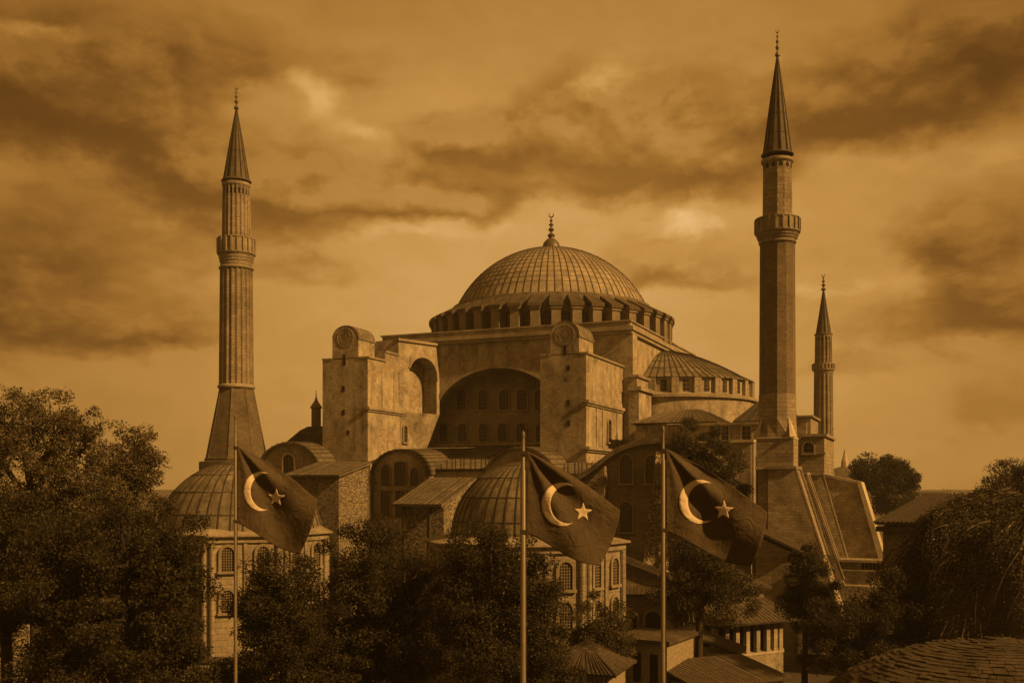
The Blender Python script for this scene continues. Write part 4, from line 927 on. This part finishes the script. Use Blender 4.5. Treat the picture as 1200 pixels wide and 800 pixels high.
# narrow plank-walled hut behind the trunk
t = thing('hut', 'narrow hut with pale plank upper wall behind the forked tree', 'hut', (gx(804, 84), 84, 0), R(-22))
z1 = gz(722, 84); q = MB(); q.box(-1.7, 1.6, 0, 4, 0, z1); q.build('wall', 'plank', t)
q = MB(); q.box(-2.0, 1.8, -.3, 4.2, z1, z1 + .22); q.box(-1.85, 1.7, -.15, .05, z1 - 2.3, z1 - 2.1); q.build('roof', 'tile', t)
# pavilion with columns
t = thing('pavilion', 'columned pavilion with two tiers of sloping roof at lower right', 'pavilion', (gx(876, 82), 82, 0), R(30))
zE2 = gz(728, 82)
q = MB(); q.box(-3.4, 3.9, 0, 5.5, 0, zE2 - 2.6); q.box(-3.4, 3.9, 1.6, 5.5, zE2 - 2.6, zE2); q.build('wall', 'plaster', t)
q = MB(); q.roof((-4.2, -.9, zE2), (4.7, -.9, zE2), (4.2, 2.6, zE2 + 1.5), (-2.6, 2.6, zE2 + 1.5), 20, ms=1); q.roof((-4.2, 5.5, zE2), (-4.2, -.9, zE2), (-2.6, 2.6, zE2 + 1.5), (-2.6, 5.5, zE2 + 1.5), 10, ms=1)
q.build('lower_roof', ['tile', 'ring'], t)
q = MB(); q.box(-2.4, 4.1, 2.5, 6, zE2 + .2, zE2 + 2.4); q.build('upper_wall', 'plaster', t)
q = MB(); q.roof((-3.0, 2.0, zE2 + 2.3), (4.6, 2.0, zE2 + 2.3), (4.0, 5.5, zE2 + 3.6), (-2, 5.5, zE2 + 3.6), 18, ms=1); q.build('upper_roof', ['tile', 'ring'], t)
for x in (-3.2, -2.1, -1.0, .1, 1.2, 2.3, 3.1, 3.7):
    q = MB(); q.box(x - .19, x + .19, .02, .4, zE2 - 2.55, zE2 - .3); q.box(x - .25, x + .25, -.04, .45, zE2 - .3, zE2 - .1); q.box(x - .24, x + .24, -.03, .44, zE2 - 2.55, zE2 - 2.4); q.build('column', 'plaster', t)
q = MB(); q.box(-3.3, 3.8, .5, .6, zE2 - 2.5, zE2 - .15); q.build('glazing', 'glass', t)
q = MB(); q.box(-3.45, 3.95, -.06, 1.6, zE2 - 2.75, zE2 - 2.55); q.build('sill', 'coping', t)
# little gabled house under the third flag
t = thing('house', 'small house with lean-to roof at the foot of the brick buttress', 'house', (gx(912, 92), 92, 0), -TH)
z1, z2 = gz(645, 92), gz(627, 92)
q = MB(); q.hexa([(-2, 0, 0), (1.3, 0, 0), (1.3, 3.5, 0), (-2, 3.5, 0), (-2, 0, z2 - .1), (1.3, 0, z1 - .2), (1.3, 3.5, z1 - .2), (-2, 3.5, z2 - .1)]); q.build('wall', 'stone', t)
q = MB(); q.roof((2.0, -.4, z1), (2.0, 4, z1), (-2, 4, z2 + .5), (-2, -.4, z2 + .5), 9, ms=1); q.build('roof', ['lead2', 'ring'], t)
# long low roof at bottom
t = thing('wall_building', 'long low building with flat tiled roof along the bottom edge right of the kiosk', 'building', (gx(868, 66), 66, 0), R(24))
z1 = gz(797, 66); q = MB(); q.box(-3.4, 3.4, 0, 5, 0, z1 - .2); q.build('wall', 'stone', t)
q = MB(); q.roof((-3.8, -.4, z1), (3.7, -.4, z1), (3.7, 5, z1 + .7), (-3.8, 5, z1 + .7), 30, ms=1); q.build('roof', ['tile', 'ring'], t)
t = thing('lean_to', 'small lean-to with tiled slope left of the columned pavilion', 'shed', (gx(838, 76), 76, 0), R(-20))
z1 = gz(762, 76); q = MB(); q.box(-1.8, 1.5, 0, 3, 0, z1 - .2); q.build('wall', 'plaster', t)
q = MB(); q.roof((1.9, -.3, z1 - .1), (1.9, 3.2, z1 - .1), (-1.9, 3.2, z1 + 1.2), (-1.9, -.3, z1 + 1.2), 8, ms=1); q.build('roof', ['tile', 'ring'], t)
# stone walls at the left edge and before the left tomb
t = thing('stone_wall', 'rubble stone wall with tiled coping at the bottom left corner', 'wall', (gx(-5, 72), 72, 0), R(8))
z1 = gz(727, 72); q = MB(); q.box(-4, 2.2, 0, 1, 0, z1); q.build('masonry', 'rubble', t); q = MB(); q.box(-4.2, 2.5, -.25, 1.2, z1, z1 + .3); q.build('coping', 'tile', t)
t = thing('stone_wall', 'low garden wall with flat coping in front of the left tomb', 'wall', (gx(262, 80), 80, 0), R(3))
z1 = gz(775, 80); q = MB(); q.box(-7, 5, 0, .8, 0, z1); q.build('masonry', 'rubble', t); q = MB(); q.box(-7.2, 5.2, -.2, 1, z1, z1 + .25); q.build('coping', 'tile', t)

# far right: domed building with a white pinnacle, tiled hall, distant wall
t = thing('distant_building', 'dark domed roof with white pinnacle behind the trees at right', 'building', (gx(990, 230), 230, 0), 0)
q = MB(); q.box(-5, 14, -4, 8, 0, gz(565, 230)); q.build('wall', 'brick', t)
q = MB(); q.lathe([(8.5, gz(566, 230)), (8.2, gz(560, 230)), (5, gz(552, 230)), (1.2, gz(547, 230)), (0, gz(546, 230))], 16); q.build('roof', 'roof', t, smooth=40)
q = MB(); q.lathe([(.9, gz(549, 230)), (.8, gz(541, 230)), (.45, gz(535, 230)), (.1, gz(526, 230)), (0, gz(526, 230))], 8); q.build('pinnacle', 'coping', t)
t = thing('distant_building', 'pale flat topped distant building on the skyline at right', 'building', (gx(1087, 320), 320, 0), 0)
q = MB(); q.box(-6, 7, 0, 8, 0, gz(578, 320)); q.build('wall', 'coping', t); q = MB(); q.box(-6.3, 7.3, -.4, 8.4, gz(578, 320), gz(576, 320)); q.build('roof', 'roof', t)
t = thing('tiled_hall', 'low brick hall with tiled roof between the buttress and the creeper', 'building', (gx(1068, 84), 84, 0), R(-25))
z1 = gz(612, 84); q = MB(); q.box(-2.2, 14, 0, 10, 0, z1 - .3); q.build('wall', 'brick', t)
q = MB(); q.roof((-2.8, -.8, z1), (14, -.8, z1), (14, 7, gz(579, 90)), (.8, 7, gz(579, 90)), 46, ms=1, bw=.14, bh=.14); q.roof((-2.8, 10, z1), (-2.8, -.8, z1), (.8, 7, gz(579, 90)), (.8, 10, gz(579, 90)), 16, ms=1); q.build('roof', ['slate', 'seam'], t)
q = MB(); q.box(-2.7, 14, -.7, .1, z1 - .75, z1 - .35); q.build('eave', 'tile', t)

# shingled stone dome at the bottom right corner, course by course
t = thing('stone_dome', 'shallow dome of rough stone shingles at the bottom right corner', 'dome', (gx(1158, 30), 30, 0), 0)
Rs = 7.0; ztop = gz(748, 30); zc = ztop - Rs
q = MB(); q.lathe([(Rs * math.sin(R(78)), 0)] + [((Rs - .1) * math.sin(R(a)), zc + (Rs - .1) * math.cos(R(a))) for a in range(78, -1, -6)], 48); q.build('core', 'rubble', t, smooth=40)
q = MB(); q2 = random.Random(4); th_ = R(2.0)
while th_ < R(70):
    dth = R(q2.uniform(1.35, 1.75)); ph = q2.uniform(0, 1); end = ph + 2 * PI
    while ph < end:
        L_ = q2.uniform(.17, .42) / max(.3, Rs * math.sin(th_)); p1 = ph + L_
        h0 = Rs + q2.uniform(-.012, .018); h1 = h0 + q2.uniform(.004, .026)
        if math.sin(ph) < .5:
            def sp(r_, a, p): return (r_ * math.sin(a) * math.cos(p), r_ * math.sin(a) * math.sin(p), zc + r_ * math.cos(a))
            j = lambda: q2.uniform(-.004, .004)
            t0, t1, pa, pb = th_ + j() * .6, th_ + dth * .92 + j() * .6, ph + .003, p1 - .003
            lo = [sp(Rs - .12, *c) for c in ((t0, pa), (t1, pa), (t1, pb), (t0, pb))]; hi = [sp(h0, t0, pa), sp(h1 + q2.uniform(-.008, .008), t1, pa), sp(h1 + q2.uniform(-.008, .008), t1, pb), sp(h0, t0, pb)]
            q.hexa(lo + hi, q2.choice((0, 0, 1)))
        ph = p1
    th_ += dth
q.build('shingles', ['slate', 'slate'], t)

# ------------------------------------------------------------------ trees
rng = np.random.default_rng(11)
def leaf_mesh(name, C, size, mats, seed, up=.35, mix=None, ratio=.6):
    r = np.random.default_rng(seed); n_ = len(C)
    nrm = r.normal(size=(n_, 3)); nrm[:, 2] += up * 1.5; nrm /= np.linalg.norm(nrm, axis=1)[:, None]
    t = r.normal(size=(n_, 3)); t -= (t * nrm).sum(1)[:, None] * nrm; t /= np.linalg.norm(t, axis=1)[:, None]
    b_ = np.cross(nrm, t); s = (size * r.uniform(.55, 1.35, n_))[:, None]
    bend = nrm * s * r.uniform(-.25, .25, (n_, 1))
    v = np.stack([C - t * s, C - b_ * s * ratio + bend, C + t * s, C + b_ * s * ratio + bend], 1).reshape(-1, 3)
    f = np.arange(n_ * 4, dtype=np.int32)
    me = bpy.data.meshes.new(name); me.vertices.add(n_ * 4); me.vertices.foreach_set('co', v.astype(np.float32).ravel())
    me.loops.add(n_ * 4); me.loops.foreach_set('vertex_index', f)
    me.polygons.add(n_); me.polygons.foreach_set('loop_start', np.arange(0, n_ * 4, 4, dtype=np.int32)); me.polygons.foreach_set('loop_total', np.full(n_, 4, np.int32))
    for m in mats: me.materials.append(M[m])
    if mix is None: mix = r.integers(0, len(mats), n_)
    me.polygons.foreach_set('material_index', np.asarray(mix, np.int32)); me.update(calc_edges=True); me.validate(); return me
def tree(label, px, Y, lobes, nleaf, leaf, mats, w=None, seed=1, trunk=.3, clumps=60, cs=.85, name='broadleaf_tree', up=.4, group=None, cat='tree', trunkpx=None, limbs=26):
    """lobes: (px, py, rx_px, ry_px, depth offset m) crown masses"""
    r = np.random.default_rng(seed); k = Y / F
    bx = gx(trunkpx if trunkpx else px, Y)
    t = thing(name, label, cat, (bx, Y, 0), 0, group)
    Ls = []
    for (lx, ly, rx, ry, dy) in lobes: Ls.append((np.array([gx(lx, Y) - bx, dy, gz(ly, Y)]), np.array([rx * k, rx * k * .9, ry * k])))
    vol = np.array([np.prod(b_) for a_, b_ in Ls]) ** .7; vol /= vol.sum()
    cc = []
    for (a_, b_), p in zip(Ls, vol):
        m = max(4, int(clumps * p)); d_ = r.normal(size=(m, 3)); d_ /= np.linalg.norm(d_, axis=1)[:, None]
        cc.append(a_ + d_ * b_ * (r.uniform(.05, 1.0, m) ** .42)[:, None])
    cc = np.concatenate(cc); cc = cc[cc[:, 2] > .4]
    per = max(8, nleaf // len(cc)); pts = []; mi = []
    for j, c in enumerate(cc):
        m = int(per * r.uniform(.5, 1.5)); sg = cs * r.uniform(.6, 1.25)
        d_ = r.normal(size=(m, 3)); d_ /= np.linalg.norm(d_, axis=1)[:, None]
        pts.append(c + d_ * (sg * r.uniform(.1, 1, m) ** .5)[:, None] * np.array([1, 1, .72])); pr = np.array(w if w else [1 / len(mats)] * len(mats)); pr = pr * r.uniform(.4, 1.6, len(mats)); mi.append(r.choice(len(mats), m, p=pr / pr.sum()))
    pts = np.concatenate(pts); mi = np.concatenate(mi); ok = pts[:, 2] > .2
    link('crown', leaf_mesh('crown', pts[ok], leaf, mats, seed + 5, up, mi[ok]), t)
    q = MB(); zf = min(a_[2] - .4 * b_[2] for a_, b_ in Ls); zf = max(1.2, zf); cen = np.mean([a_ for a_, b_ in Ls], axis=0)
    fork = Vector((cen[0] * .35, cen[1] * .35, zf)); q.tube([(0, 0, -.3), (.06, .02, .4), Vector((cen[0] * .12, 0, zf * .5)), fork], [trunk * 1.5, trunk * 1.1, trunk * .92, trunk * .8], 9)
    for a_, b_ in Ls:
        m = Vector(a_); mid = fork.lerp(m, .55) + Vector((0, 0, .15 * (m - fork).length)); q.tube([fork, mid, m, m + Vector((0, 0, b_[2] * .5))], [trunk * .7, trunk * .5, trunk * .32, trunk * .08], 7)
    for c in cc[r.permutation(len(cc))[:limbs]]:
        L_ = min(Ls, key=lambda l: np.linalg.norm(l[0] - c)); st = Vector(L_[0]) * .75 + fork * .25; e = Vector(c); md = st.lerp(e, .5) + Vector((r.uniform(-.3, .3), r.uniform(-.3, .3), .3))
        q.tube([st, md, e], [trunk * .3, trunk * .17, .025], 5)
    q.build('trunk', 'bark', t, smooth=60)
    return t
G1 = 'trees in front of the mosque'
fr = np.random.default_rng(77); fc = []
for x0_, x1_, n_ in ((-420, -70, 260), (95, 420, 260)):
    for i in range(n_):
        c = np.array([fr.uniform(x0_, x1_), fr.uniform(300, 380), 0.0]); hh = fr.uniform(7, 15.5); rr_ = fr.uniform(3, 6)
        d_ = fr.normal(size=(170, 3)); d_ /= np.linalg.norm(d_, axis=1)[:, None]; p_ = c + d_ * np.array([rr_, rr_, hh * .5]) * (fr.uniform(.2, 1, (170, 1)) ** .4) + np.array([0, 0, hh * .5]); fc.append(p_[p_[:, 2] > .2])
tag(link('far_wood', leaf_mesh('far_wood', np.concatenate(fc), .55, ['leaf_dark', 'leaf_mid', 'leaf_deep'], 78)), 'far dark line of trees along the horizon on both sides', 'wood', kind='stuff')
tree('tall loose tree with pale flecked leaves at the far left edge', 40, 66, [(15, 498, 42, 46, 0), (55, 505, 44, 48, 1), (100, 525, 34, 46, 0), (40, 560, 72, 60, -1), (-30, 520, 40, 60, 0), (95, 585, 50, 40, 0)], 46000, 0.085, ['leaf_mid', 'leaf_pale', 'leaf_dark'], [.33, .47, .2], 3, .32, 312, 0.85, group=G1, limbs=60)
tree('smaller rounded sparse tree with pale leaves left of the left tomb dome', 160, 72, [(154, 538, 36, 42, 0), (135, 570, 36, 44, 0), (168, 562, 26, 40, 0)], 21000, 0.085, ['leaf_mid', 'leaf_pale', 'leaf_dark'], [.3, .55, .15], 4, .2, 156, 0.77, group=G1, limbs=40)
tree('wide dark leafy tree filling the lower left corner', 130, 52, [(155, 642, 84, 68, 0), (80, 665, 70, 70, 0), (95, 710, 95, 80, -1), (200, 700, 50, 84, 0), (205, 660, 36, 50, 0), (120, 775, 110, 70, 0), (210, 775, 50, 45, 0)], 108160, 0.077, ['leaf_dark', 'leaf_mid', 'leaf_deep'], [.4, .1, .5], 5, .4, 323, 0.90, group=G1)
tree('dense dark tree cut by the left edge below the flecked tree', 10, 56, [(5, 640, 60, 70, 0), (20, 690, 45, 40, 0), (-20, 700, 50, 80, 0)], 49920, 0.077, ['leaf_dark', 'leaf_mid', 'leaf_deep'], [.45, .15, .4], 6, .35, 171, 0.90, group=G1)
tree('small dark tree under the left flag in front of the left tomb', 330, 56, [(328, 705, 50, 60, 0), (310, 735, 42, 50, 0), (355, 760, 45, 60, 0), (352, 680, 28, 34, 0)], 54080, 0.069, ['leaf_dark', 'leaf_mid', 'leaf_deep'], [.5, .18, .32], 7, .25, 171, 0.80, group=G1)
tree('round dark tree in front of the three-light gallery window', 435, 58, [(435, 660, 62, 56, 0), (420, 720, 62, 60, 0), (455, 740, 60, 70, 0), (410, 780, 60, 50, 0), (480, 690, 35, 45, 0), (480, 780, 50, 45, 0)], 91520, 0.069, ['leaf_dark', 'leaf_mid', 'leaf_deep'], [.5, .16, .34], 8, .32, 285, 0.80, group=G1)
tree('broad dark tree in front of the middle tomb left of the middle flagpole', 575, 56, [(575, 665, 62, 52, 0), (540, 710, 55, 60, 0), (615, 700, 45, 70, 0), (580, 770, 85, 60, 0), (630, 750, 38, 60, 0)], 99840, 0.069, ['leaf_dark', 'leaf_mid', 'leaf_deep'], [.5, .18, .32], 9, .34, 304, 0.80, group=G1)
tree('low bush with pale flecked leaves below the windows of the middle tomb', 712, 66, [(700, 730, 34, 34, 0), (728, 748, 30, 34, 0), (690, 765, 34, 30, 0)], 27040, 0.062, ['leaf_mid', 'leaf_pale', 'leaf_dark'], [.4, .2, .4], 10, .14, 95, 0.70, group=G1, name='bush', cat='bush', limbs=20)
tree('slender open tree behind the third flag against the apse', 828, 104, [(816, 516, 30, 28, 0), (838, 540, 34, 36, 0), (815, 555, 34, 42, 0), (848, 575, 28, 40, 0), (804, 505, 20, 18, 0), (825, 600, 40, 30, 0)], 52000, 0.084, ['leaf_dark', 'leaf_mid', 'leaf_pale'], [.5, .4, .1], 12, .28, 135, 0.85, group=G1, limbs=50)
tree('tree with tall forked trunk below the third flag', 825, 72, [(825, 675, 45, 36, 0), (800, 695, 36, 34, 0), (852, 695, 36, 34, 0), (822, 650, 34, 26, 0)], 49920, 0.067, ['leaf_dark', 'leaf_mid', 'leaf_pale'], [.52, .4, .08], 13, .3, 171, 0.75, group=G1, trunkpx=818)
tree('small dark round tree in front of the sloping brick buttress', 950, 76, [(950, 690, 34, 44, 0), (940, 710, 28, 36, 0), (962, 712, 26, 36, 0), (948, 662, 22, 22, 0)], 39520, 0.067, ['leaf_dark', 'leaf_mid', 'leaf_deep'], [.45, .15, .4], 14, .24, 133, 0.75, group=G1, trunkpx=942)
tree('dark undergrowth tree right of the sloping buttresses', 1010, 68, [(1005, 735, 60, 40, 0), (1050, 715, 36, 60, 0), (985, 760, 50, 34, 0), (1060, 765, 70, 34, 0)], 62400, 0.077, ['leaf_deep', 'leaf_dark'], [.7, .3], 15, .24, 190, 0.90, group=G1)
tree('distant dark round tree on the skyline right of the small minaret', 1040, 200, [(1035, 552, 30, 22, 0), (1055, 560, 22, 20, 0), (1018, 552, 18, 18, 0), (1040, 580, 36, 20, 0)], 33280, 0.186, ['leaf_dark', 'leaf_deep'], [.5, .5], 16, .5, 133, 1.60, group=G1)
tree('sparse tree on the skyline at the far right edge', 1185, 110, [(1180, 565, 34, 24, 0), (1200, 555, 30, 22, 0), (1165, 580, 26, 18, 0), (1215, 580, 40, 30, 0)], 21450, 0.095, ['leaf_dark', 'leaf_mid', 'leaf_deep'], [.5, .2, .3], 17, .3, 105, 0.90, group=G1, limbs=40)

tree('low dark shrub between the left flagpole and the small tree', 292, 62, [(300, 785, 40, 22, 0), (255, 795, 36, 20, 0)], 12000, .07, ['leaf_dark', 'leaf_deep'], [.5, .5], 31, .12, 60, .7, group=G1, name='bush', cat='bush', limbs=12)
tree('dark shrub at the foot of the middle flagpole right side', 640, 60, [(635, 790, 30, 26, 0), (668, 800, 30, 20, 0)], 10000, .07, ['leaf_dark', 'leaf_deep'], [.5, .5], 32, .12, 50, .6, group=G1, name='bush', cat='bush', limbs=12)

# great creeper-covered mound at right: hanging strands over a bulging wall
t = thing('creeper', 'huge mound of hanging creeper covering the wall at the right edge', 'climbing plant', (gx(1150, 66), 70, 0), 0)
cx0, rx_, ry_, zt_ = 4.9, 9.0, 6.0, gz(597, 66)
def surf(a, s_):   # a around from left (0) to right (pi) of the front, s_ 0 top .. 1 foot
    rr = (math.sin(min(1, s_ * 1.25) * PI / 2) ** .8) * (1 + .09 * math.sin(a * 5 + s_ * 4) + .07 * math.sin(a * 9 - s_ * 7 + 1)); z = zt_ * (1 - s_ ** 2.6) + .9 * math.sin(a * 4.3 + .6) * (1 - s_) + .5 * math.sin(a * 11 + s_ * 9) * (1 - s_); return Vector((cx0 - rx_ * rr * math.cos(a), -ry_ * rr * math.sin(a), z))
q = MB(); na_, ns_ = 30, 16; vs = [surf(PI * i / na_ * 1.0, j / ns_) * .985 for j in range(ns_ + 1) for i in range(na_ + 1)]
vs = [Vector((p.x, p.y, p.z - .15)) for p in vs]
q.add(vs, [(j * (na_ + 1) + i, j * (na_ + 1) + i + 1, (j + 1) * (na_ + 1) + i + 1, (j + 1) * (na_ + 1) + i) for j in range(ns_) for i in range(na_)]); q.build('wall', 'ground', t, smooth=60)
r = random.Random(5); q = MB(); LP = []
for i in range(1000):
    a = r.uniform(-.05, PI + .05); s0_ = r.uniform(0, .85); L_ = r.uniform(.07, .22); pts = []; da = r.uniform(-.20, .05)
    for j in range(6):
        s_ = s0_ + L_ * j / 5; p = surf(a + da * j / 5, min(s_, 1)); n_ = Vector((p.x - cx0, p.y * 1.4, 1.5)).normalized(); pts.append(p + n_ * (.14 + .22 * math.sin(PI * j / 5) + r.uniform(-.04, .05)))
        lump_ = .5 + .5 * math.sin(p.x * 2.1 + p.z * 1.3) * math.sin(p.z * 1.9 - p.x * .8)
        for _ in range(14): LP.append(p + n_ * r.uniform(-.1, .06 + .40 * lump_) + Vector((r.gauss(0, .24), r.gauss(0, .24), r.gauss(0, .2))))
    q.tube(pts, [.045, .042, .038, .032, .025, .012], 4, 0 if r.random() < .88 else 1)
q.build('stems', ['bark', 'plank'], t)
link('leaves', leaf_mesh('leaves', np.array([tuple(p) for p in LP]), .085, ['leaf_dark', 'leaf_mid', 'leaf_pale'], 21, .4, np.random.default_rng(2).choice(3, len(LP), p=[.45, .40, .15])), t)

# ------------------------------------------------------------------ flagpoles and flags
def flag_set(px, Y, ytop, wpx, corners, cres, star, seed, lab_p, lab_f, lean=0):
    k = Y / F; t = thing('flagpole', lab_p, 'flagpole', (gx(px, Y), Y, 0), 0, 'flagpoles in front of the mosque')
    r_ = wpx / 2 * k; zt = gz(ytop, Y)
    q = MB(); q.lathe([(r_ * 1.25, 0), (r_ * 1.1, zt * .5), (r_, zt - .8), (r_ * .72, zt - .78), (r_ * .6, zt - .1)], 14); q.build('pole', 'pole', t, smooth=40)
    q = MB(); q.lathe([(0, zt - .12), (r_ * .75, zt - .1), (r_ * .8, zt - .03), (r_ * .5, zt + .02), (0, zt + .06)], 12); q.build('finial', 'gilt', t, smooth=40)
    zf0, zf1 = gz(corners[0][1] + 2, Y), gz(corners[3][1] - 2, Y)
    q = MB()
    q.tube([(r_ * 1.15, -.02, zf1 - 3), (r_ * 1.12, -.02, zt - .75)], .012, 6)
    for z_ in (zf0, zf1): q.box(-r_ * 1.15, r_ * 1.6, -r_ * 1.2, r_ * 1.2, z_ - .05, z_ + .03)
    q.build('halyard', 'wood', t)
    # cloth: hoist edge on the pole, the fly sagging to lower right, folds fanning out of the upper hoist corner
    TL, TR, BR, BL = [np.array(c, float) for c in corners]; rr = random.Random(seed); ph = rr.uniform(0, 6)
    w_ = TR[0] - TL[0]
    def dpt(x, y):
        dx = (x - TL[0]) / w_; dy = (y - TL[1]) / w_; a = math.atan2(dy, max(dx, 1e-4)); rad = math.hypot(dx, dy); m_ = min(1, dx * 2.2)
        e = math.exp(-((rad - .35) / .35) ** 2)
        return Y + k * w_ * m_ * (.062 * math.sin(a * 12 + ph) * (.35 + .65 * e) + .040 * math.sin(dx * 5.2 - dy * 2.0 + ph) +   .020 * math.sin(dx * 12 + dy * 9 + ph * 2) + .10 * dx * (1 if seed % 2 else -.6))
    def edge(s_, t_):
        top = TL + (TR - TL) * s_ + np.array([0, -1.0]) * w_ * (.045 * math.sin(PI * s_)) ; bot = BL + (BR - BL) * s_ + np.array([0, 1.0]) * w_ * (.05 * math.sin(PI * s_) - .02 * math.sin(2 * PI * s_))
        p = top + (bot - top) * t_; p[0] += w_ * .035 * math.sin(PI * t_) * s_ ** 2; return p
    NX, NY = 80, 60; vs = []
    o_ = Vector((gx(px, Y), Y, 0))
    for j in range(NY + 1):
        for i in range(NX + 1):
            p = edge(i / NX, j / NY); vs.append(at(p[0], p[1], dpt(p[0], p[1])))
    q = MB(); q.add([v - vs[0] for v in vs], [(j * (NX + 1) + i, j * (NX + 1) + i + 1, (j + 1) * (NX + 1) + i + 1, (j + 1) * (NX + 1) + i) for j in range(NY) for i in range(NX)])
    fl = q.build('flag', 'flag', None, vs[0], 0, 80); tag(fl, lab_f, 'flag', 'flags with crescent and star')
    so = fl.modifiers.new('thickness', 'SOLIDIFY'); so.thickness = .006; so.offset = 0
    def shape(name, pairs):
        q = MB()
        for (p0, p1, p2, p3) in pairs:
            q.poly([at(x, y, dpt(x, y) - .012) - vs[0] for x, y in (p0, p1, p2, p3)])
        me_ = q.mesh(name, ['emblem'], None, False); bm = bmesh.new(); bm.from_mesh(me_); bmesh.ops.remove_doubles(bm, verts=bm.verts, dist=1e-4); bmesh.ops.recalc_face_normals(bm, faces=bm.faces); bm.to_mesh(me_); bm.free(); me_.polygons.foreach_set('use_smooth', [True] * len(me_.polygons)); o = link(name, me_, fl); m_ = o.modifiers.new('thickness', 'SOLIDIFY'); m_.thickness = .004; m_.offset = 0; return o
    cxx, cyy, r1, sx, cx2, cy2, r2 = cres
    n_ = 40; prs = []; prev = None
    # crescent = outer disc minus the inner disc: strips between the two arcs
    d_ = math.hypot(cx2 - cxx, cy2 - cyy); a_tip = math.acos(max(-1, min(1, (d_ * d_ + r1 * r1 - r2 * r2) / (2 * d_ * r1)))); b_tip = math.acos(max(-1, min(1, (d_ * d_ + r2 * r2 - r1 * r1) / (2 * d_ * r2))))
    dirn = math.atan2(cy2 - cyy, cx2 - cxx)
    for i in range(n_ + 1):
        f_ = i / n_; a1 = dirn + a_tip + (2 * PI - 2 * a_tip) * f_; a2 = dirn + PI - b_tip + 2 * b_tip * f_
        a2 = dirn + (PI - b_tip) + (2 * b_tip) * f_
        o1 = (cxx + r1 * sx * math.cos(a1), cyy + r1 * math.sin(a1)); i1 = (cxx + (cx2 - cxx + r2 * math.cos(a2)) * sx, cy2 + r2 * math.sin(a2))
        if prev:
            for m in range(4):
                l = lambda A_, B_, f: (A_[0] + (B_[0] - A_[0]) * f, A_[1] + (B_[1] - A_[1]) * f)
                prs.append((l(prev[0], prev[1], m / 4), l(o1, i1, m / 4), l(o1, i1, (m + 1) / 4), l(prev[0], prev[1], (m + 1) / 4)))
        prev = (o1, i1)
    shape('crescent', prs)
    sxx, syy, sr, rot_ = star; pp = []
    for i in range(10):
        a = -PI / 2 + PI * i / 5 + rot_; rad = sr if i % 2 == 0 else sr * .42; pp.append((sxx + rad * math.cos(a), syy + rad * math.sin(a)))
    prs = []
    for i in range(0, 10, 2):
        c0, c1, c2, c3 = (sxx, syy), pp[i - 1], pp[i], pp[(i + 1) % 10]
        bl = lambda f, g: tuple((1 - f) * (1 - g) * c0[m] + f * (1 - g) * c1[m] + f * g * c2[m] + (1 - f) * g * c3[m] for m in (0, 1))
        for a_ in range(3):
            for b_ in range(3): prs.append((bl(a_ / 3, b_ / 3), bl((a_ + 1) / 3, b_ / 3), bl((a_ + 1) / 3, (b_ + 1) / 3), bl(a_ / 3, (b_ + 1) / 3)))
    shape('star', prs)
flag_set(276, 30, 487, 3.7, [(278, 522), (372, 585), (352, 648), (278, 612)], (306, 575.5, 23, .92, 313.9, 575.5, 21.4), (323.4, 583, 10.8, .06), 3,
         'leftmost flagpole, thin and pale, standing before the left tomb', 'dark flag on the left pole with crescent and star, tip hanging over the small tree')
flag_set(613, 22, 507, 6.4, [(617, 528), (727, 598), (703, 662), (617, 624)], (658.5, 590.7, 25.6, .93, 666.3, 590.7, 22.3), (683, 600, 11.5, .05), 5,
         'thickest flagpole, in the middle before the domed tomb', 'dark flag on the middle pole whose crescent and star are palest and most upright')
flag_set(777, 25, 501, 5.0, [(780, 525), (899, 600), (880, 663), (781, 622)], (820, 587.7, 25.8, .95, 827.8, 587.7, 22.4), (848, 597.6, 12.0, .05), 4,
         'rightmost flagpole, standing in front of the curved brick gable', 'dark flag on the right pole billowing towards the brown brick minaret')

# ------------------------------------------------------------------ thin haze between the rooftop and the mosque
hz = MB(); hz.box(-700, 700, -40, 1300, -1, 95)
ho = hz.build('haze', [bpy.data.materials.new('thin_haze')]); tag(ho, kind='stuff')
hm = ho.data.materials[0]; ht = nodes_of(hm); hv = ht.nodes.new('ShaderNodeVolumePrincipled'); hout = ht.nodes.new('ShaderNodeOutputMaterial')
hv.inputs['Color'].default_value = (.85, .82, .76, 1); hv.inputs['Density'].default_value = .00028; hv.inputs['Anisotropy'].default_value = .15
ht.links.new(hv.outputs[0], hout.inputs['Volume'])
